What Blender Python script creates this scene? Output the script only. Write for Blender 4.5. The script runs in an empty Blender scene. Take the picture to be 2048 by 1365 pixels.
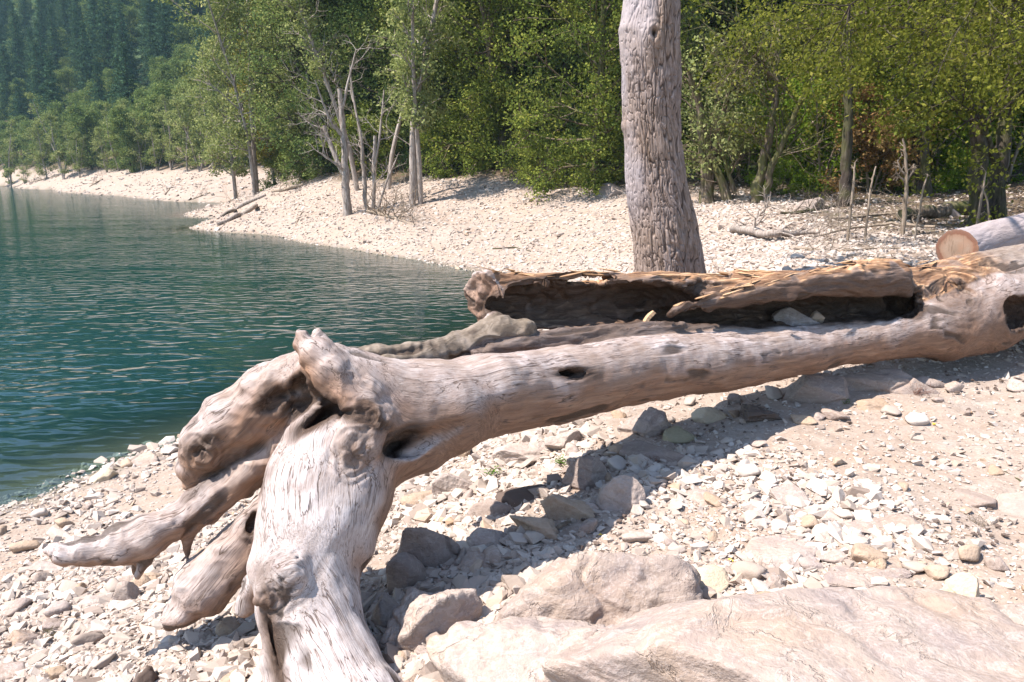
import bpy, bmesh, math, random
import numpy as np
from mathutils import Vector, Matrix
C = bpy.context.scene.collection
R = math.radians
# ------------------------------------------------------------------ camera, sky, sun
CAM_Z, PITCH, F = 2.4, 12.9, 1480.0          # camera height over the water, degrees down, focal length in photo pixels
cd = bpy.data.cameras.new('camera'); cam = bpy.data.objects.new('camera', cd); C.objects.link(cam)
cam.location = (0, 0, CAM_Z); cam.rotation_euler = (R(90 - PITCH), 0, 0)
cd.sensor_width = 36; cd.lens = 36 * F / 2048; cd.clip_end = 3000; cd.clip_start = 0.05
bpy.context.scene.camera = cam
SUN_EL, SUN_AZ = 58.5, 255.0                 # azimuth the light comes FROM, degrees clockwise from +Y
w = bpy.data.worlds.new('World'); bpy.context.scene.world = w; w.use_nodes = True
nt = w.node_tree; bg = nt.nodes['Background']
sky = nt.nodes.new('ShaderNodeTexSky'); sky.sky_type = 'NISHITA'; sky.sun_disc = False
sky.sun_elevation = R(SUN_EL); sky.sun_rotation = R(SUN_AZ); sky.air_density = 1.0; sky.dust_density = 0.4; sky.ozone_density = 1.0
nt.links.new(sky.outputs[0], bg.inputs[0]); bg.inputs[1].default_value = 0.115
sd = bpy.data.lights.new('sun', 'SUN'); so = bpy.data.objects.new('sun', sd); C.objects.link(so)
sd.energy = 4.6; sd.angle = R(0.5); sd.color = (1.0, 0.92, 0.85)
az, el = R(SUN_AZ), R(SUN_EL)
SUNV = Vector((math.sin(az) * math.cos(el), math.cos(az) * math.cos(el), math.sin(el)))
so.rotation_euler = SUNV.to_track_quat('Z', 'Y').to_euler()
vs = bpy.context.scene.view_settings
vs.view_transform = 'Standard'; vs.look = 'None'; vs.exposure = 1.42; vs.gamma = 1
cy = bpy.context.scene.cycles
cy.max_bounces = 6; cy.diffuse_bounces = 3; cy.glossy_bounces = 3; cy.transmission_bounces = 3
cy.transparent_max_bounces = 6; cy.volume_bounces = 1; cy.caustics_reflective = False; cy.caustics_refractive = False
cy.use_denoising = True; cy.use_adaptive_sampling = True
# ------------------------------------------------------------------ maths
cp, sp = math.cos(R(PITCH)), math.sin(R(PITCH))
def ray(px, py):
    a = (px - 1024) / F; b = (682.5 - py) / F
    return np.array([a, cp + b * sp, -sp + b * cp])          # unit depth along the view axis
def at(px, py, Y):                                            # point on the sight line at world y = Y
    d = ray(px, py); t = Y / d[1]
    return np.array([d[0] * t, Y, CAM_Z + d[2] * t])
def depth(p): return p[1] * cp - (p[2] - CAM_Z) * sp
def hash3(i, j, k, s):
    h = (i.astype(np.uint32) * np.uint32(374761393) + j.astype(np.uint32) * np.uint32(668265263)
         + k.astype(np.uint32) * np.uint32(2147483647 & 1274126177) + np.uint32(s * 97531 & 0xffffffff))
    h = (h ^ (h >> np.uint32(13))) * np.uint32(1274126177)
    h = (h ^ (h >> np.uint32(15))) * np.uint32(2246822519)
    return ((h ^ (h >> np.uint32(16))) & np.uint32(0xffffff)).astype(np.float32) / np.float32(16777215)
def noise(p, s=0):                                            # smooth value noise, -1..1
    p = np.asarray(p, np.float32); f = np.floor(p); t = p - f; t = t * t * (3 - 2 * t); f = f.astype(np.int64)
    x, y, z = f[..., 0], f[..., 1], f[..., 2]; o = 0
    for a in (0, 1):
        wa = t[..., 0] if a else 1 - t[..., 0]
        for b in (0, 1):
            wb = t[..., 1] if b else 1 - t[..., 1]
            for c in (0, 1):
                wc = t[..., 2] if c else 1 - t[..., 2]
                o = o + wa * wb * wc * hash3(x + a, y + b, z + c, s)
    return o * 2 - 1
def fbm(p, n=4, s=0, g=0.5):
    o = 0; a = 1.0; p = np.asarray(p, np.float32)
    for i in range(n):
        o = o + a * noise(p * (2.03 ** i) + 17.3 * i, s + i); a *= g
    return o
def sstep(a, b, x):
    t = np.clip((x - a) / (b - a), 0, 1); return t * t * (3 - 2 * t)
def norm(v): return v / np.maximum(np.linalg.norm(v, axis=-1, keepdims=True), 1e-9)
# ------------------------------------------------------------------ mesh + scene helpers
def mesh_np(name, V, Fc, attrs=None, smooth=False):
    """V (n,3); Fc (m,k) all faces with k corners, or a list of such arrays"""
    me = bpy.data.meshes.new(name); V = np.asarray(V, np.float32)
    Fl = Fc if isinstance(Fc, list) else [Fc]
    Fl = [np.asarray(f, np.int32) for f in Fl if len(f)]
    me.vertices.add(len(V)); me.vertices.foreach_set('co', V.ravel())
    nl = sum(f.size for f in Fl); nf = sum(len(f) for f in Fl)
    me.loops.add(nl); me.loops.foreach_set('vertex_index', np.concatenate([f.ravel() for f in Fl]))
    me.polygons.add(nf)
    cnt = np.concatenate([np.full(len(f), f.shape[1], np.int32) for f in Fl])
    st = np.concatenate([[0], np.cumsum(cnt)[:-1]]).astype(np.int32)
    me.polygons.foreach_set('loop_start', st)
    me.polygons.foreach_set('use_smooth', np.full(nf, smooth, bool))
    me.update(calc_edges=True)
    for k, a in (attrs or {}).items():
        a = np.asarray(a, np.float32)
        if a.ndim == 1:
            at_ = me.attributes.new(k, 'FLOAT', 'POINT'); at_.data.foreach_set('value', a)
        else:
            at_ = me.attributes.new(k, 'FLOAT_VECTOR', 'POINT'); at_.data.foreach_set('vector', a.ravel())
    return me
def obj(name, me, mat=None, parent=None):
    o = bpy.data.objects.new(name, me); C.objects.link(o)
    if mat is not None and me is not None and not me.materials: me.materials.append(mat)
    if parent is not None: o.parent = parent
    return o
def tag(o, label=None, cat=None, group=None, kind=None):
    if label: o['label'] = label
    if cat: o['category'] = cat
    if group: o['group'] = group
    if kind: o['kind'] = kind
    return o
def empty(name, loc, label, cat, group=None, rz=0.0, s=1.0):
    o = bpy.data.objects.new(name, None); C.objects.link(o); o.location = [float(c) for c in loc]
    o.rotation_euler = (0, 0, rz); o.scale = (s, s, s)
    return tag(o, label, cat, group)
def copy_thing(root, loc, rz, s, label, group=None, kids=None):
    r = root.copy(); C.objects.link(r); r.location = [float(c) for c in loc]; r.rotation_euler = (0, 0, rz); r.scale = s if hasattr(s, '__len__') else (s, s, s)
    r['label'] = label
    if group: r['group'] = group
    for ch in kids:
        c = ch.copy(); C.objects.link(c); c.parent = r
    return r
# ------------------------------------------------------------------ material helper
class G:
    def __init__(s, name):
        s.m = bpy.data.materials.new(name); s.m.use_nodes = True; s.t = s.m.node_tree
        s.t.nodes.clear(); s.out = s.t.nodes.new('ShaderNodeOutputMaterial')
    def n(s, typ, **kw):
        nd = s.t.nodes.new('ShaderNode' + typ)
        for k, v in kw.items(): setattr(nd, k, v)
        return nd
    def l(s, a, b): s.t.links.new(a, b)
    def put(s, sock, v):
        if hasattr(v, 'is_linked') or hasattr(v, 'links'): s.l(v, sock)
        elif v is not None: sock.default_value = v
    def attr(s, name, out='Fac'):
        return s.n('Attribute', attribute_name=name).outputs[out]
    def co(s): return s.n('TexCoord').outputs['Object']
    def pos(s): return s.n('NewGeometry').outputs['Position']
    def mapv(s, vec, scale=(1, 1, 1), loc=(0, 0, 0), rot=(0, 0, 0)):
        m = s.n('Mapping'); s.l(vec, m.inputs[0]); m.inputs['Scale'].default_value = scale
        m.inputs['Location'].default_value = loc; m.inputs['Rotation'].default_value = rot; return m.outputs[0]
    def noise(s, vec, sc, det=4, rough=0.55, dist=0.0, out='Fac'):
        n = s.n('TexNoise'); s.l(vec, n.inputs['Vector']); n.inputs['Scale'].default_value = sc
        n.inputs['Detail'].default_value = det; n.inputs['Roughness'].default_value = rough
        n.inputs['Distortion'].default_value = dist; return n.outputs[out]
    def vor(s, vec, sc, feat='F1', out='Distance'):
        n = s.n('TexVoronoi', feature=feat); s.l(vec, n.inputs['Vector']); n.inputs['Scale'].default_value = sc; return n.outputs[out]
    def ramp(s, fac, stops, interp='LINEAR'):
        r = s.n('ValToRGB'); s.l(fac, r.inputs[0]); e = r.color_ramp.elements; r.color_ramp.interpolation = interp
        while len(e) < len(stops): e.new(0.5)
        for q, (p, c) in zip(e, stops):
            q.position = p; q.color = (c, c, c, 1) if not hasattr(c, '__len__') else (*c, 1)
        return r.outputs[0]
    def math(s, op, a, b=None, c=None, clamp=False):
        m = s.n('Math', operation=op, use_clamp=clamp)
        for i, v in enumerate((a, b, c)):
            if v is not None: s.put(m.inputs[i], v)
        return m.outputs[0]
    def mix(s, fac, a, b, mode='MIX'):
        m = s.n('Mix', data_type='RGBA', blend_type=mode)
        s.put(m.inputs[0], fac)
        for sock, v in ((m.inputs[6], a), (m.inputs[7], b)):
            s.put(sock, (*v, 1) if isinstance(v, tuple) and len(v) == 3 else v)
        return m.outputs[2]
    def bump(s, h, strength=0.5, dist=0.01, nrm=None):
        b = s.n('Bump'); s.put(b.inputs['Height'], h); b.inputs['Strength'].default_value = strength
        b.inputs['Distance'].default_value = dist
        if nrm is not None: s.l(nrm, b.inputs['Normal'])
        return b.outputs[0]
    def pbr(s, col, rough=0.8, nrm=None, spec=0.3):
        p = s.n('BsdfPrincipled'); s.put(p.inputs['Base Color'], (*col, 1) if isinstance(col, tuple) and len(col) == 3 else col)
        s.put(p.inputs['Roughness'], rough); s.put(p.inputs['Specular IOR Level'], spec)
        if nrm is not None: s.l(nrm, p.inputs['Normal'])
        return p
    def done(s, shader):
        s.l(shader.outputs[0] if hasattr(shader, 'outputs') else shader, s.out.inputs[0]); return s.m
# ------------------------------------------------------------------ terrain
def S(px, py):                                               # a shoreline pixel: on the water plane z = 0
    d = ray(px, py); t = CAM_Z / -d[2]; return (d[0] * t, d[1] * t, 0.0)
def Gp(px, py, Y): return tuple(at(px, py, Y))
CTRL = [S(-250, 1120), S(0, 1018), S(100, 984), S(200, 936), S(350, 888), S(480, 845), S(600, 800), S(800, 722), S(1000, 655), S(1120, 605),
        S(1165, 580), S(1120, 562), S(980, 548), S(850, 524), S(700, 499), S(560, 474), S(430, 451), S(400, 436),
        (-19.5, 48, 0), (-16, 54, 0), S(440, 413), S(340, 403), S(250, 394), S(100, 380), S(0, 372.5), S(-200, 366), (-190, 135, 0),
        # hollows under the water
        (-5, 9, -0.7), (-9, 22, -1.3), (-3, 10.5, -0.5), (-12, 12, -1.6), (-30, 60, -2.0), (-60, 70, -4), (-14, 36, -1.2), (-25, 25, -3), (-60, 30, -5),
        (-120, 70, -5), (-1, 15, -0.35), (-4.5, 17, -0.7), (-10, 4, -1.2), (-22, 46, -.8), (-120, 20, -5), (-24, 58, -.5),
        # beach under the camera and the fallen tree
        (-0.3, 1.8, .74), (.5, 1.5, .8), (2, 1.5, .86), (3, 3, .92), (4, 5.5, .97), (1.5, 3, .86), (.5, 3.5, .8), (-.2, 3, .7), (-1, 2.2, .64),
        (-2, 2.2, .48), (-1.5, 3.6, .40), (-.9, 4.4, .36), (.6, 5.5, .72), (2, 6, .94), (1.5, 8, 1.0), (4.5, 8, 1.2), (.5, 8, .55), (0, 10, .25), (-.6, 6.4, .35), (-2, 0, .7), (3, 0, .95), (0, 0, .85),
        (-6, 0, -.3), (8, 2, 1.2), (9, 7, 1.6), (1.6, 11, .75),
        # the stony bank
        Gp(1250, 535, 13), Gp(1200, 500, 18), Gp(1000, 500, 20), Gp(1000, 430, 24), Gp(980, 347, 30), Gp(1100, 380, 26), Gp(1180, 387, 24), Gp(1400, 440, 17),
        Gp(1440, 397, 21), Gp(1690, 407, 18), Gp(1600, 480, 12), Gp(1900, 442, 14), Gp(2048, 400, 16), Gp(2048, 345, 23), Gp(1800, 352, 24),
        Gp(690, 431, 27), Gp(820, 412, 27), Gp(600, 382, 37), Gp(510, 392, 42), Gp(560, 372, 42), Gp(490, 428, 39), Gp(760, 455, 24), Gp(860, 350, 34), Gp(1520, 392, 21), (16, 14, 2.2),
        # far bank
        Gp(110, 354, 108), Gp(200, 356, 92), Gp(300, 366, 80), Gp(440, 385, 62), Gp(0, 352, 135), (-16, 62, 1.6), (-12, 52, 2.2),
        # wooded slopes behind; the unseen crest is raised to keep sky out of reflections
        (-8, 62, 5), (0, 45, 5.5), (10, 36, 4.8), (20, 30, 5.5), (22, 20, 3.8), (0, 75, 15), (20, 60, 14), (40, 40, 14), (-20, 95, 11), (-60, 125, 8), (-110, 160, 9), (-200, 175, 6),
        (-20, 140, 36), (30, 110, 36), (-80, 180, 36), (-180, 240, 40), (-30, 230, 95), (60, 180, 85), (-130, 280, 115), (-300, 330, 110), (-50, 400, 200), (150, 300, 170), (-300, 550, 230), (100, 90, 40), (-100, 700, 235), (400, 700, 235), (-700, 800, 235), (-400, 250, 60)]
CTRL = np.array(CTRL, float)
def tq(x, y):
    k = np.sqrt(np.maximum(y, 0) ** 2 + 9) + 1.5; return np.stack([x / k, np.log(k)], -1), k
_P, _k = tq(CTRL[:, 0], CTRL[:, 1]); _q = CTRL[:, 2] / _k
def _U(d2): return 0.5 * d2 * np.log(d2 + 1e-9)
def _solve():
    n = len(_P); d2 = ((_P[:, None] - _P[None]) ** 2).sum(-1)
    A = np.zeros((n + 3, n + 3)); A[:n, :n] = _U(d2) + np.eye(n) * 1e-5; A[:n, n] = 1; A[:n, n + 1:] = _P; A[n, :n] = 1; A[n + 1:, :n] = _P.T
    return np.linalg.solve(A, np.concatenate([_q, [0, 0, 0]]))
_W = _solve()
def H0(x, y):
    x = np.asarray(x, float); y = np.asarray(y, float); sh = np.broadcast(x, y).shape
    x, y = np.broadcast_to(x, sh).ravel(), np.broadcast_to(y, sh).ravel(); out = np.zeros(len(x))
    for i in range(0, len(x), 20000):
        p, k = tq(x[i:i + 20000], y[i:i + 20000]); n = len(_P)
        q = _U(((p[:, None] - _P[None]) ** 2).sum(-1)) @ _W[:n] + _W[n] + p @ _W[n + 1:]
        out[i:i + 20000] = q * k
    return out.reshape(sh)
def H(x, y):
    x = np.asarray(x, float); y = np.asarray(y, float); h = H0(x, y); z0 = np.zeros_like(h)
    x = x + z0; y = y + z0; P2 = np.stack([x, y, z0], -1)
    d = np.sqrt(x * x + y * y)
    land = 0.25 + 0.75 * sstep(-.05, .5, h)
    near = 0.028 * fbm(P2 * 1.7, 4, 3) + 0.010 * fbm(P2 * 9, 3, 9) * (1 - sstep(5, 12, d))
    far = 0.10 * fbm(P2 * .45, 4, 5) * sstep(12, 30, d)
    return h + (near + far) * land
def hit(px, py, lo=1.2, hi=400, dz=0.0):
    d = ray(px, py); d = d / d[1]
    Y = np.exp(np.linspace(math.log(lo), math.log(hi), 1400)); z = CAM_Z + d[2] * Y
    g = z < H(d[0] * Y, Y) + dz
    if not g.any(): return np.array([d[0] * hi, hi, float(H(d[0] * hi, hi))])
    i = int(np.argmax(g)); a, b = Y[max(i - 1, 0)], Y[i]
    for _ in range(12):
        m = (a + b) / 2
        if CAM_Z + d[2] * m < H(d[0] * m, m) + dz: b = m
        else: a = m
    return np.array([d[0] * b, b, float(H(d[0] * b, b))])
def grid_sheet(rows, tcols, zf):
    Y = rows[:, None] + 0 * tcols[None]; X = tcols[None] * (np.abs(rows[:, None]) + 6)
    return X, Y
# ground colour: pale gravel near the water, soil and leaf litter beneath the trees
def wooded(x, y):
    """0 on the open gravel, 1 under the trees"""
    x = np.asarray(x, float); y = np.asarray(y, float)
    h = H0(x, y); P2 = np.stack([x, y, 0 * x], -1)
    n = .5 * fbm(P2 * .5, 3, 44)
    edge = np.interp(x / np.maximum(y, 1), [-1, -.62, -.45, -.3, -.1, .0, .15, .35, .5, .7], [2.3, 2.3, 2.0, 2.0, 2.0, 2.2, 1.8, 1.62, 1.28, 1.15])
    edge = np.where(y > 60, 2.6, edge)
    return sstep(-.15, .35, h - edge + n * .35)
def mat_ground():
    g = G('gravel_ground'); co = g.pos()
    n1 = g.noise(co, 1.3, 5); n2 = g.noise(co, 11, 5, .65); n3 = g.noise(co, 60, 4, .7)
    pale = g.ramp(n2, [(.25, (.25, .195, .155)), (.5, (.34, .28, .235)), (.75, (.42, .365, .32))])
    pale = g.mix(g.ramp(n1, [(.38, 0), (.65, .55)]), pale, (.34, .24, .175))
    pale = g.mix(g.ramp(n3, [(.35, .45), (.6, 0)]), pale, (.18, .135, .105))
    soil = g.ramp(n2, [(.3, (.045, .030, .02)), (.55, (.12, .085, .055)), (.8, (.24, .18, .12))])
    soil = g.mix(g.ramp(g.noise(co, 3.1, 3), [(.5, 0), (.7, .7)]), soil, (.035, .06, .015))
    soil = g.mix(g.attr('green'), soil, g.ramp(n1, [(.3, (.022, .042, .018)), (.6, (.05, .085, .032))]))
    wet = g.attr('wet'); col = g.mix(g.attr('wood'), pale, soil)
    col = g.mix(wet, col, (.12, .105, .075))
    v = g.vor(co, 28); h = g.math('ADD', g.math('MULTIPLY', v, .5), g.math('MULTIPLY', n3, .8))
    return g.done(g.pbr(col, .92, g.bump(h, .7, .015), .15))
rows = np.concatenate([np.linspace(-14, .8, 24), np.exp(np.linspace(math.log(.85), math.log(60), 620)), np.exp(np.linspace(math.log(60.5), math.log(900), 110))])
tc = np.concatenate([np.linspace(-3, -.9, 30)[:-1], np.linspace(-.9, .9, 560), np.linspace(.9, 3, 30)[1:]])
gX, gY = grid_sheet(rows, tc, None)
gZ = H(gX, gY)
nr, nc = gX.shape; idx = np.arange(nr * nc).reshape(nr, nc)
quads = np.stack([idx[:-1, :-1], idx[:-1, 1:], idx[1:, 1:], idx[1:, :-1]], -1).reshape(-1, 4)
gw = wooded(gX, gY); gwet = (1 - sstep(.0, .07, gZ)) * .8
ground = obj('ground', mesh_np('ground', np.stack([gX, gY, gZ], -1).reshape(-1, 3), quads, {'wood': gw.ravel(), 'wet': gwet.ravel(), 'green': sstep(6, 30, gZ).ravel()}, True), mat_ground())
tag(ground, kind='structure')
# ------------------------------------------------------------------ water
def mat_water():
    g = G('lake_water'); co = g.pos()
    a = g.noise(g.mapv(co, (1.25, 2.4, 1), rot=(0, 0, R(-14))), 1.7, 1.3, .4, 1.0)
    b = g.noise(g.mapv(co, (1.2, 3.2, 1), rot=(0, 0, R(12))), 3.0, 1, .4, .4)
    c = g.noise(g.mapv(co, (.5, .9, 1)), .5, 2)
    wv = g.n('TexWave', wave_type='BANDS', bands_direction='Y'); g.l(g.mapv(co, (1, 1, 1), rot=(0, 0, R(-9))), wv.inputs[0])
    wv.inputs['Scale'].default_value = 1.15; wv.inputs['Distortion'].default_value = 7; wv.inputs['Detail'].default_value = 2; wv.inputs['Detail Scale'].default_value = .8
    h = g.math('ADD', g.math('MULTIPLY', a, .030), g.math('MULTIPLY', b, .007))
    h = g.math('ADD', h, g.math('MULTIPLY', wv.outputs[1], .0008))
    h = g.math('MULTIPLY', h, g.math('MULTIPLY', g.ramp(c, [(.3, .45), (.7, 1.25)]), g.attr('calm')))
    bm = g.bump(h, 1.0, 1.0)
    body = g.pbr((.004, .028, .029), .04, bm, .5); body.inputs['IOR'].default_value = 1.333
    dim_bsdf = g.n('BsdfDiffuse'); dim_bsdf.inputs[0].default_value = (.004, .026, .022, 1); bb = g.n('MixShader'); g.l(g.attr('dim_refl'), bb.inputs[0]); g.l(body.outputs[0], bb.inputs[1]); g.l(dim_bsdf.outputs[0], bb.inputs[2])  # dark diffuse mixed in to dim the far water's reflection
    gl = g.n('BsdfGlossy'); gl.inputs['Roughness'].default_value = .03; g.l(bm, gl.inputs['Normal'])
    tr = g.n('BsdfTransparent'); tr.inputs[0].default_value = (.55, .68, .66, 1)
    fr = g.n('Fresnel'); fr.inputs[0].default_value = 1.333; g.l(bm, fr.inputs[1])
    sh = g.n('MixShader'); g.l(fr.outputs[0], sh.inputs[0]); g.l(tr.outputs[0], sh.inputs[1]); g.l(gl.outputs[0], sh.inputs[2])
    m = g.n('MixShader'); g.l(g.attr('deep'), m.inputs[0]); g.l(sh.outputs[0], m.inputs[1]); g.l(bb.outputs[0], m.inputs[2])
    return g.done(m)
rw = np.concatenate([np.linspace(-14, 2, 10), np.exp(np.linspace(math.log(2.2), math.log(400), 260))])
tw = np.concatenate([np.linspace(-5, -.9, 20)[:-1], np.linspace(-.9, .6, 220)])
wX, wY = grid_sheet(rw, tw, None); wd = -H0(wX, wY)
nr, nc = wX.shape; idx = np.arange(nr * nc).reshape(nr, nc)
quads = np.stack([idx[:-1, :-1], idx[:-1, 1:], idx[1:, 1:], idx[1:, :-1]], -1)
keep = np.maximum.reduce([wd[:-1, :-1], wd[:-1, 1:], wd[1:, 1:], wd[1:, :-1]]) > -.25
deep = 1 - np.exp(-np.clip(wd, 0, 9) * 4.0)
calm = (.35 + .65 * sstep(.02, .5, wd)) * (1.45 - 1.0 * sstep(6, 34, wY))
water = obj('water', mesh_np('water', np.stack([wX, wY, 0 * wX], -1).reshape(-1, 3), quads[keep], {'deep': deep.ravel(), 'calm': calm.ravel(), 'dim_refl': (.42 * sstep(7, 18, wY) * sstep(-2, -8, wX)).ravel()}, True), mat_water())
tag(water, kind='structure')
# ------------------------------------------------------------------ the fallen tree, as one sculpted surface
def PT(px, py, Y, rpx):
    p = at(px, py, Y); return (*p, rpx * depth(p) / F)
def bY(x): return float(np.interp(x, [560, 700, 850, 1000, 1200, 1400, 1600, 1800, 1960, 2150, 2400], [2.72, 2.76, 2.88, 3.15, 3.65, 4.15, 4.65, 5.12, 5.5, 6.05, 6.9]))
def rY(x): return float(np.interp(x, [960, 1200, 1400, 1600, 1800, 1960, 2150, 2400], [3.75, 4.15, 4.55, 4.95, 5.35, 5.75, 6.3, 7.2]))
CH = {}   # chains run outwards from the trunk's base at the right
CH['beam'] = [PT(x, y, bY(x) + o, r) for x, y, r, o in [(2500, 575, 105, .1), (2300, 580, 100, .1), (2140, 592, 85, .1), (2040, 605, 72, .05), (1960, 622, 76, 0), (1870, 648, 66, 0), (1780, 668, 52, 0), (1680, 687, 45, 0), (1550, 709, 54, 0),
              (1400, 726, 62, 0), (1250, 744, 68, 0), (1100, 772, 77, 0), (980, 790, 85, 0), (880, 810, 90, 0), (790, 806, 82, 0), (705, 775, 76, 0), (660, 745, 58, 0)]]
CH['leg'] = [PT(*a) for a in [(900, 835, 2.90, 70), (830, 870, 2.84, 80), (745, 890, 2.76, 98), (684, 920, 2.68, 120), (657, 985, 2.60, 130), (634, 1060, 2.50, 122), (613, 1130, 2.41, 110), (618, 1200, 2.32, 100), (640, 1280, 2.23, 94), (674, 1365, 2.13, 103), (705, 1440, 2.04, 118), (730, 1520, 1.95, 136)]]
CH['arm'] = [PT(*a) for a in [(700, 760, 2.80, 48), (625, 752, 2.84, 56), (555, 790, 2.86, 64), (482, 846, 2.86, 66), (420, 893, 2.84, 54), (393, 940, 2.82, 32), (384, 975, 2.82, 15)]]
CH['arm2'] = [PT(*a) for a in [(640, 850, 2.84, 60), (570, 892, 2.84, 42), (500, 946, 2.80, 34), (440, 988, 2.76, 31), (395, 1018, 2.72, 30), (345, 1046, 2.68, 29), (290, 1072, 2.64, 36), (240, 1092, 2.61, 33), (180, 1104, 2.58, 23), (130, 1108, 2.55, 13), (96, 1100, 2.54, 5)]]
CH['prong'] = [PT(*a) for a in [(400, 1015, 2.72, 28), (382, 1045, 2.70, 20), (374, 1085, 2.68, 9), (374, 1122, 2.67, 3)]]
CH['prong2'] = [PT(*a) for a in [(305, 1080, 2.64, 22), (292, 1120, 2.62, 11), (272, 1158, 2.60, 4)]]
CH['prong3'] = [PT(*a) for a in [(290, 1085, 2.65, 16), (276, 1118, 2.66, 8), (266, 1146, 2.67, 4)]]
CH['back_root'] = [PT(*a) for a in [(640, 960, 2.80, 66), (545, 1036, 2.72, 46), (470, 1110, 2.68, 48), (405, 1178, 2.62, 50), (366, 1222, 2.58, 34), (338, 1250, 2.56, 14)]]
CH['side_root'] = [PT(*a) for a in [(560, 1150, 2.42, 50), (515, 1170, 2.44, 30), (490, 1215, 2.45, 16)]]
CH['toe'] = [PT(*a) for a in [(585, 1180, 2.26, 30), (560, 1250, 2.22, 18), (548, 1320, 2.18, 15), (560, 1400, 2.10, 22)]]
CH['knob'] = [PT(*a) for a in [(612, 1110, 2.34, 44), (574, 1152, 2.23, 40), (545, 1180, 2.21, 30), (556, 1196, 2.22, 22)]]
CH['crest'] = [PT(*a) for a in [(720, 800, 2.66, 46), (668, 748, 2.66, 40), (628, 712, 2.68, 34), (608, 690, 2.70, 22), (603, 668, 2.71, 15)]]
CH['crest2'] = [PT(*a) for a in [(640, 715, 2.74, 26), (640, 690, 2.75, 15), (633, 668, 2.76, 11)]]
CH['burl'] = [PT(*a) for a in [(740, 850, 2.62, 52), (705, 900, 2.55, 46)]]
# the rotten half of the trunk, lying behind the smooth stem
CH['rotten'] = [PT(x, y, rY(x), r) for x, y, r in [(2500, 560, 100), (2300, 560, 100), (2130, 568, 92), (2030, 575, 84), (1940, 590, 80), (1850, 600, 66), (1760, 600, 62), (1660, 603, 64), (1560, 606, 64), (1460, 612, 64), (1350, 615, 66), (1230, 612, 66), (1110, 606, 60), (1010, 600, 54), (968, 594, 52)]]
CH['ledge'] = [PT(x, y, rY(x) - .22, r) for x, y, r in [(1560, 665, 22), (1440, 668, 28), (1320, 672, 34), (1220, 680, 36), (1120, 690, 30), (1040, 700, 30), (975, 708, 26), (930, 716, 16)]]
CH['lip'] = [PT(x, y, rY(x) - d, r) for x, y, r, d in [(1780, 560, 42, .18), (1700, 560, 36, .22), (1620, 566, 30, .26), (1540, 580, 26, .28), (1460, 596, 24, .30), (1390, 612, 22, .32), (1345, 622, 16, .33)]]
CH['mossy'] = [PT(*a) for a in [(1035, 658, 3.72, 34), (1000, 655, 3.68, 30), (950, 682, 3.60, 24), (890, 700, 3.50, 19), (830, 706, 3.40, 17), (760, 703, 3.30, 14), (700, 706, 3.22, 9)]]
CH['mossy2'] = [PT(*a) for a in [(880, 705, 3.45, 18), (830, 722, 3.35, 16), (770, 726, 3.25, 12)]]
CH['bump'] = [PT(1895, 655, 5.32, 60), PT(1975, 650, 5.5, 52)]
for k in CH: CH[k] = np.array(CH[k])
def ell(px, py, Y, rx, ry, rz, ax=None, rot=0):
    """an ellipsoid: radii in metres along the sight-right, sight-up and depth directions, turned by rot degrees in the picture plane"""
    c = at(px, py, Y); d = norm(ray(px, py)); r_ = norm(np.cross(d, [0, 0, 1.0])); u_ = np.cross(r_, d)
    a = R(rot); e1 = r_ * math.cos(a) + u_ * math.sin(a); e2 = -r_ * math.sin(a) + u_ * math.cos(a)
    return c, np.stack([e1, e2, d]), np.array([rx, ry, rz])
def px2m(p, Y): return p * Y / F * 1.03
CUT = []   # (centre, axes, radii, softness, kind)  kind 1 = rotten dark inside
def cut(px, py, Y, rx, ry, rz, rot=0, k=.02, kind=0): CUT.append((*ell(px, py, Y, px2m(rx, Y), px2m(ry, Y), rz, rot=rot), k, kind))
for x in range(1050, 1345, 36): cut(x, 612 - (x - 1050) * .035, rY(x) - .10, 80, 42 - max(0, x - 1280) * .25, .17, 0, .012, 1)
for x in range(1335, 1800, 36): cut(x, 628 - (x - 1340) * .030 + (6 if x < 1500 else 0), rY(x) - .16, 70, min(15 + (x - 1335) * .11, 30), .20, 4, .010, 1)
cut(1800, 600, rY(1800) - .1, 26, 30, .2, 0, .012, 1)
cut(1340, 585, rY(1340) - .22, 90, 22, .10, 4, .012, 1)
cut(1440, 572, rY(1440) - .30, 60, 16, .12, 6, .012, 1)
cut(1200, 575, rY(1200) - .25, 150, 22, .10, 0, .02, 1)
# openings in the smooth wood
cut(1138, 747, bY(1138) - .19, 50, 8, .09, 3, .008, 1)
cut(845, 882, 2.68, 92, 27, .06, 17, .015, 0)
cut(800, 885, 2.67, 40, 16, .10, 30, .015, 1)
cut(540, 800, 2.70, 34, 22, .085, 35, .02, 1)
cut(592, 815, 2.70, 44, 20, .08, 28, .02, 1)
cut(600, 768, 2.72, 34, 16, .07, 40, .02, 1)
cut(478, 792, 2.72, 16, 8, .05, 40, .015, 0)
cut(402, 892, 2.68, 20, 9, .06, 30, .012, 1)
cut(440, 912, 2.70, 26, 9, .05, 25, .012, 0)
cut(640, 838, 2.62, 46, 13, .09, 30, .02, 1)
cut(735, 822, 2.52, 30, 18, .06, -10, .015, 1)
cut(505, 1048, 2.62, 22, 12, .06, 60, .012, 1)
cut(560, 940, 2.72, 70, 15, .07, 38, .02, 0)
cut(2030, 628, 5.30, 34, 34, .16, 30, .02, 1)
cut(1985, 690, 5.45, 24, 14, .1, 40, .02, 1)
cut(604, 1190, 2.12, 50, 7, .035, 55, .015, 0)
cut(1925, 575, rY(1925) - .40, 30, 12, .08, -30, .02, 0)
cut(1842, 590, rY(1842) - .40, 16, 22, .08, 0, .02, 1)
cut(722, 835, 2.50, 82, 11, .07, -22, .012, 1)
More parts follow.
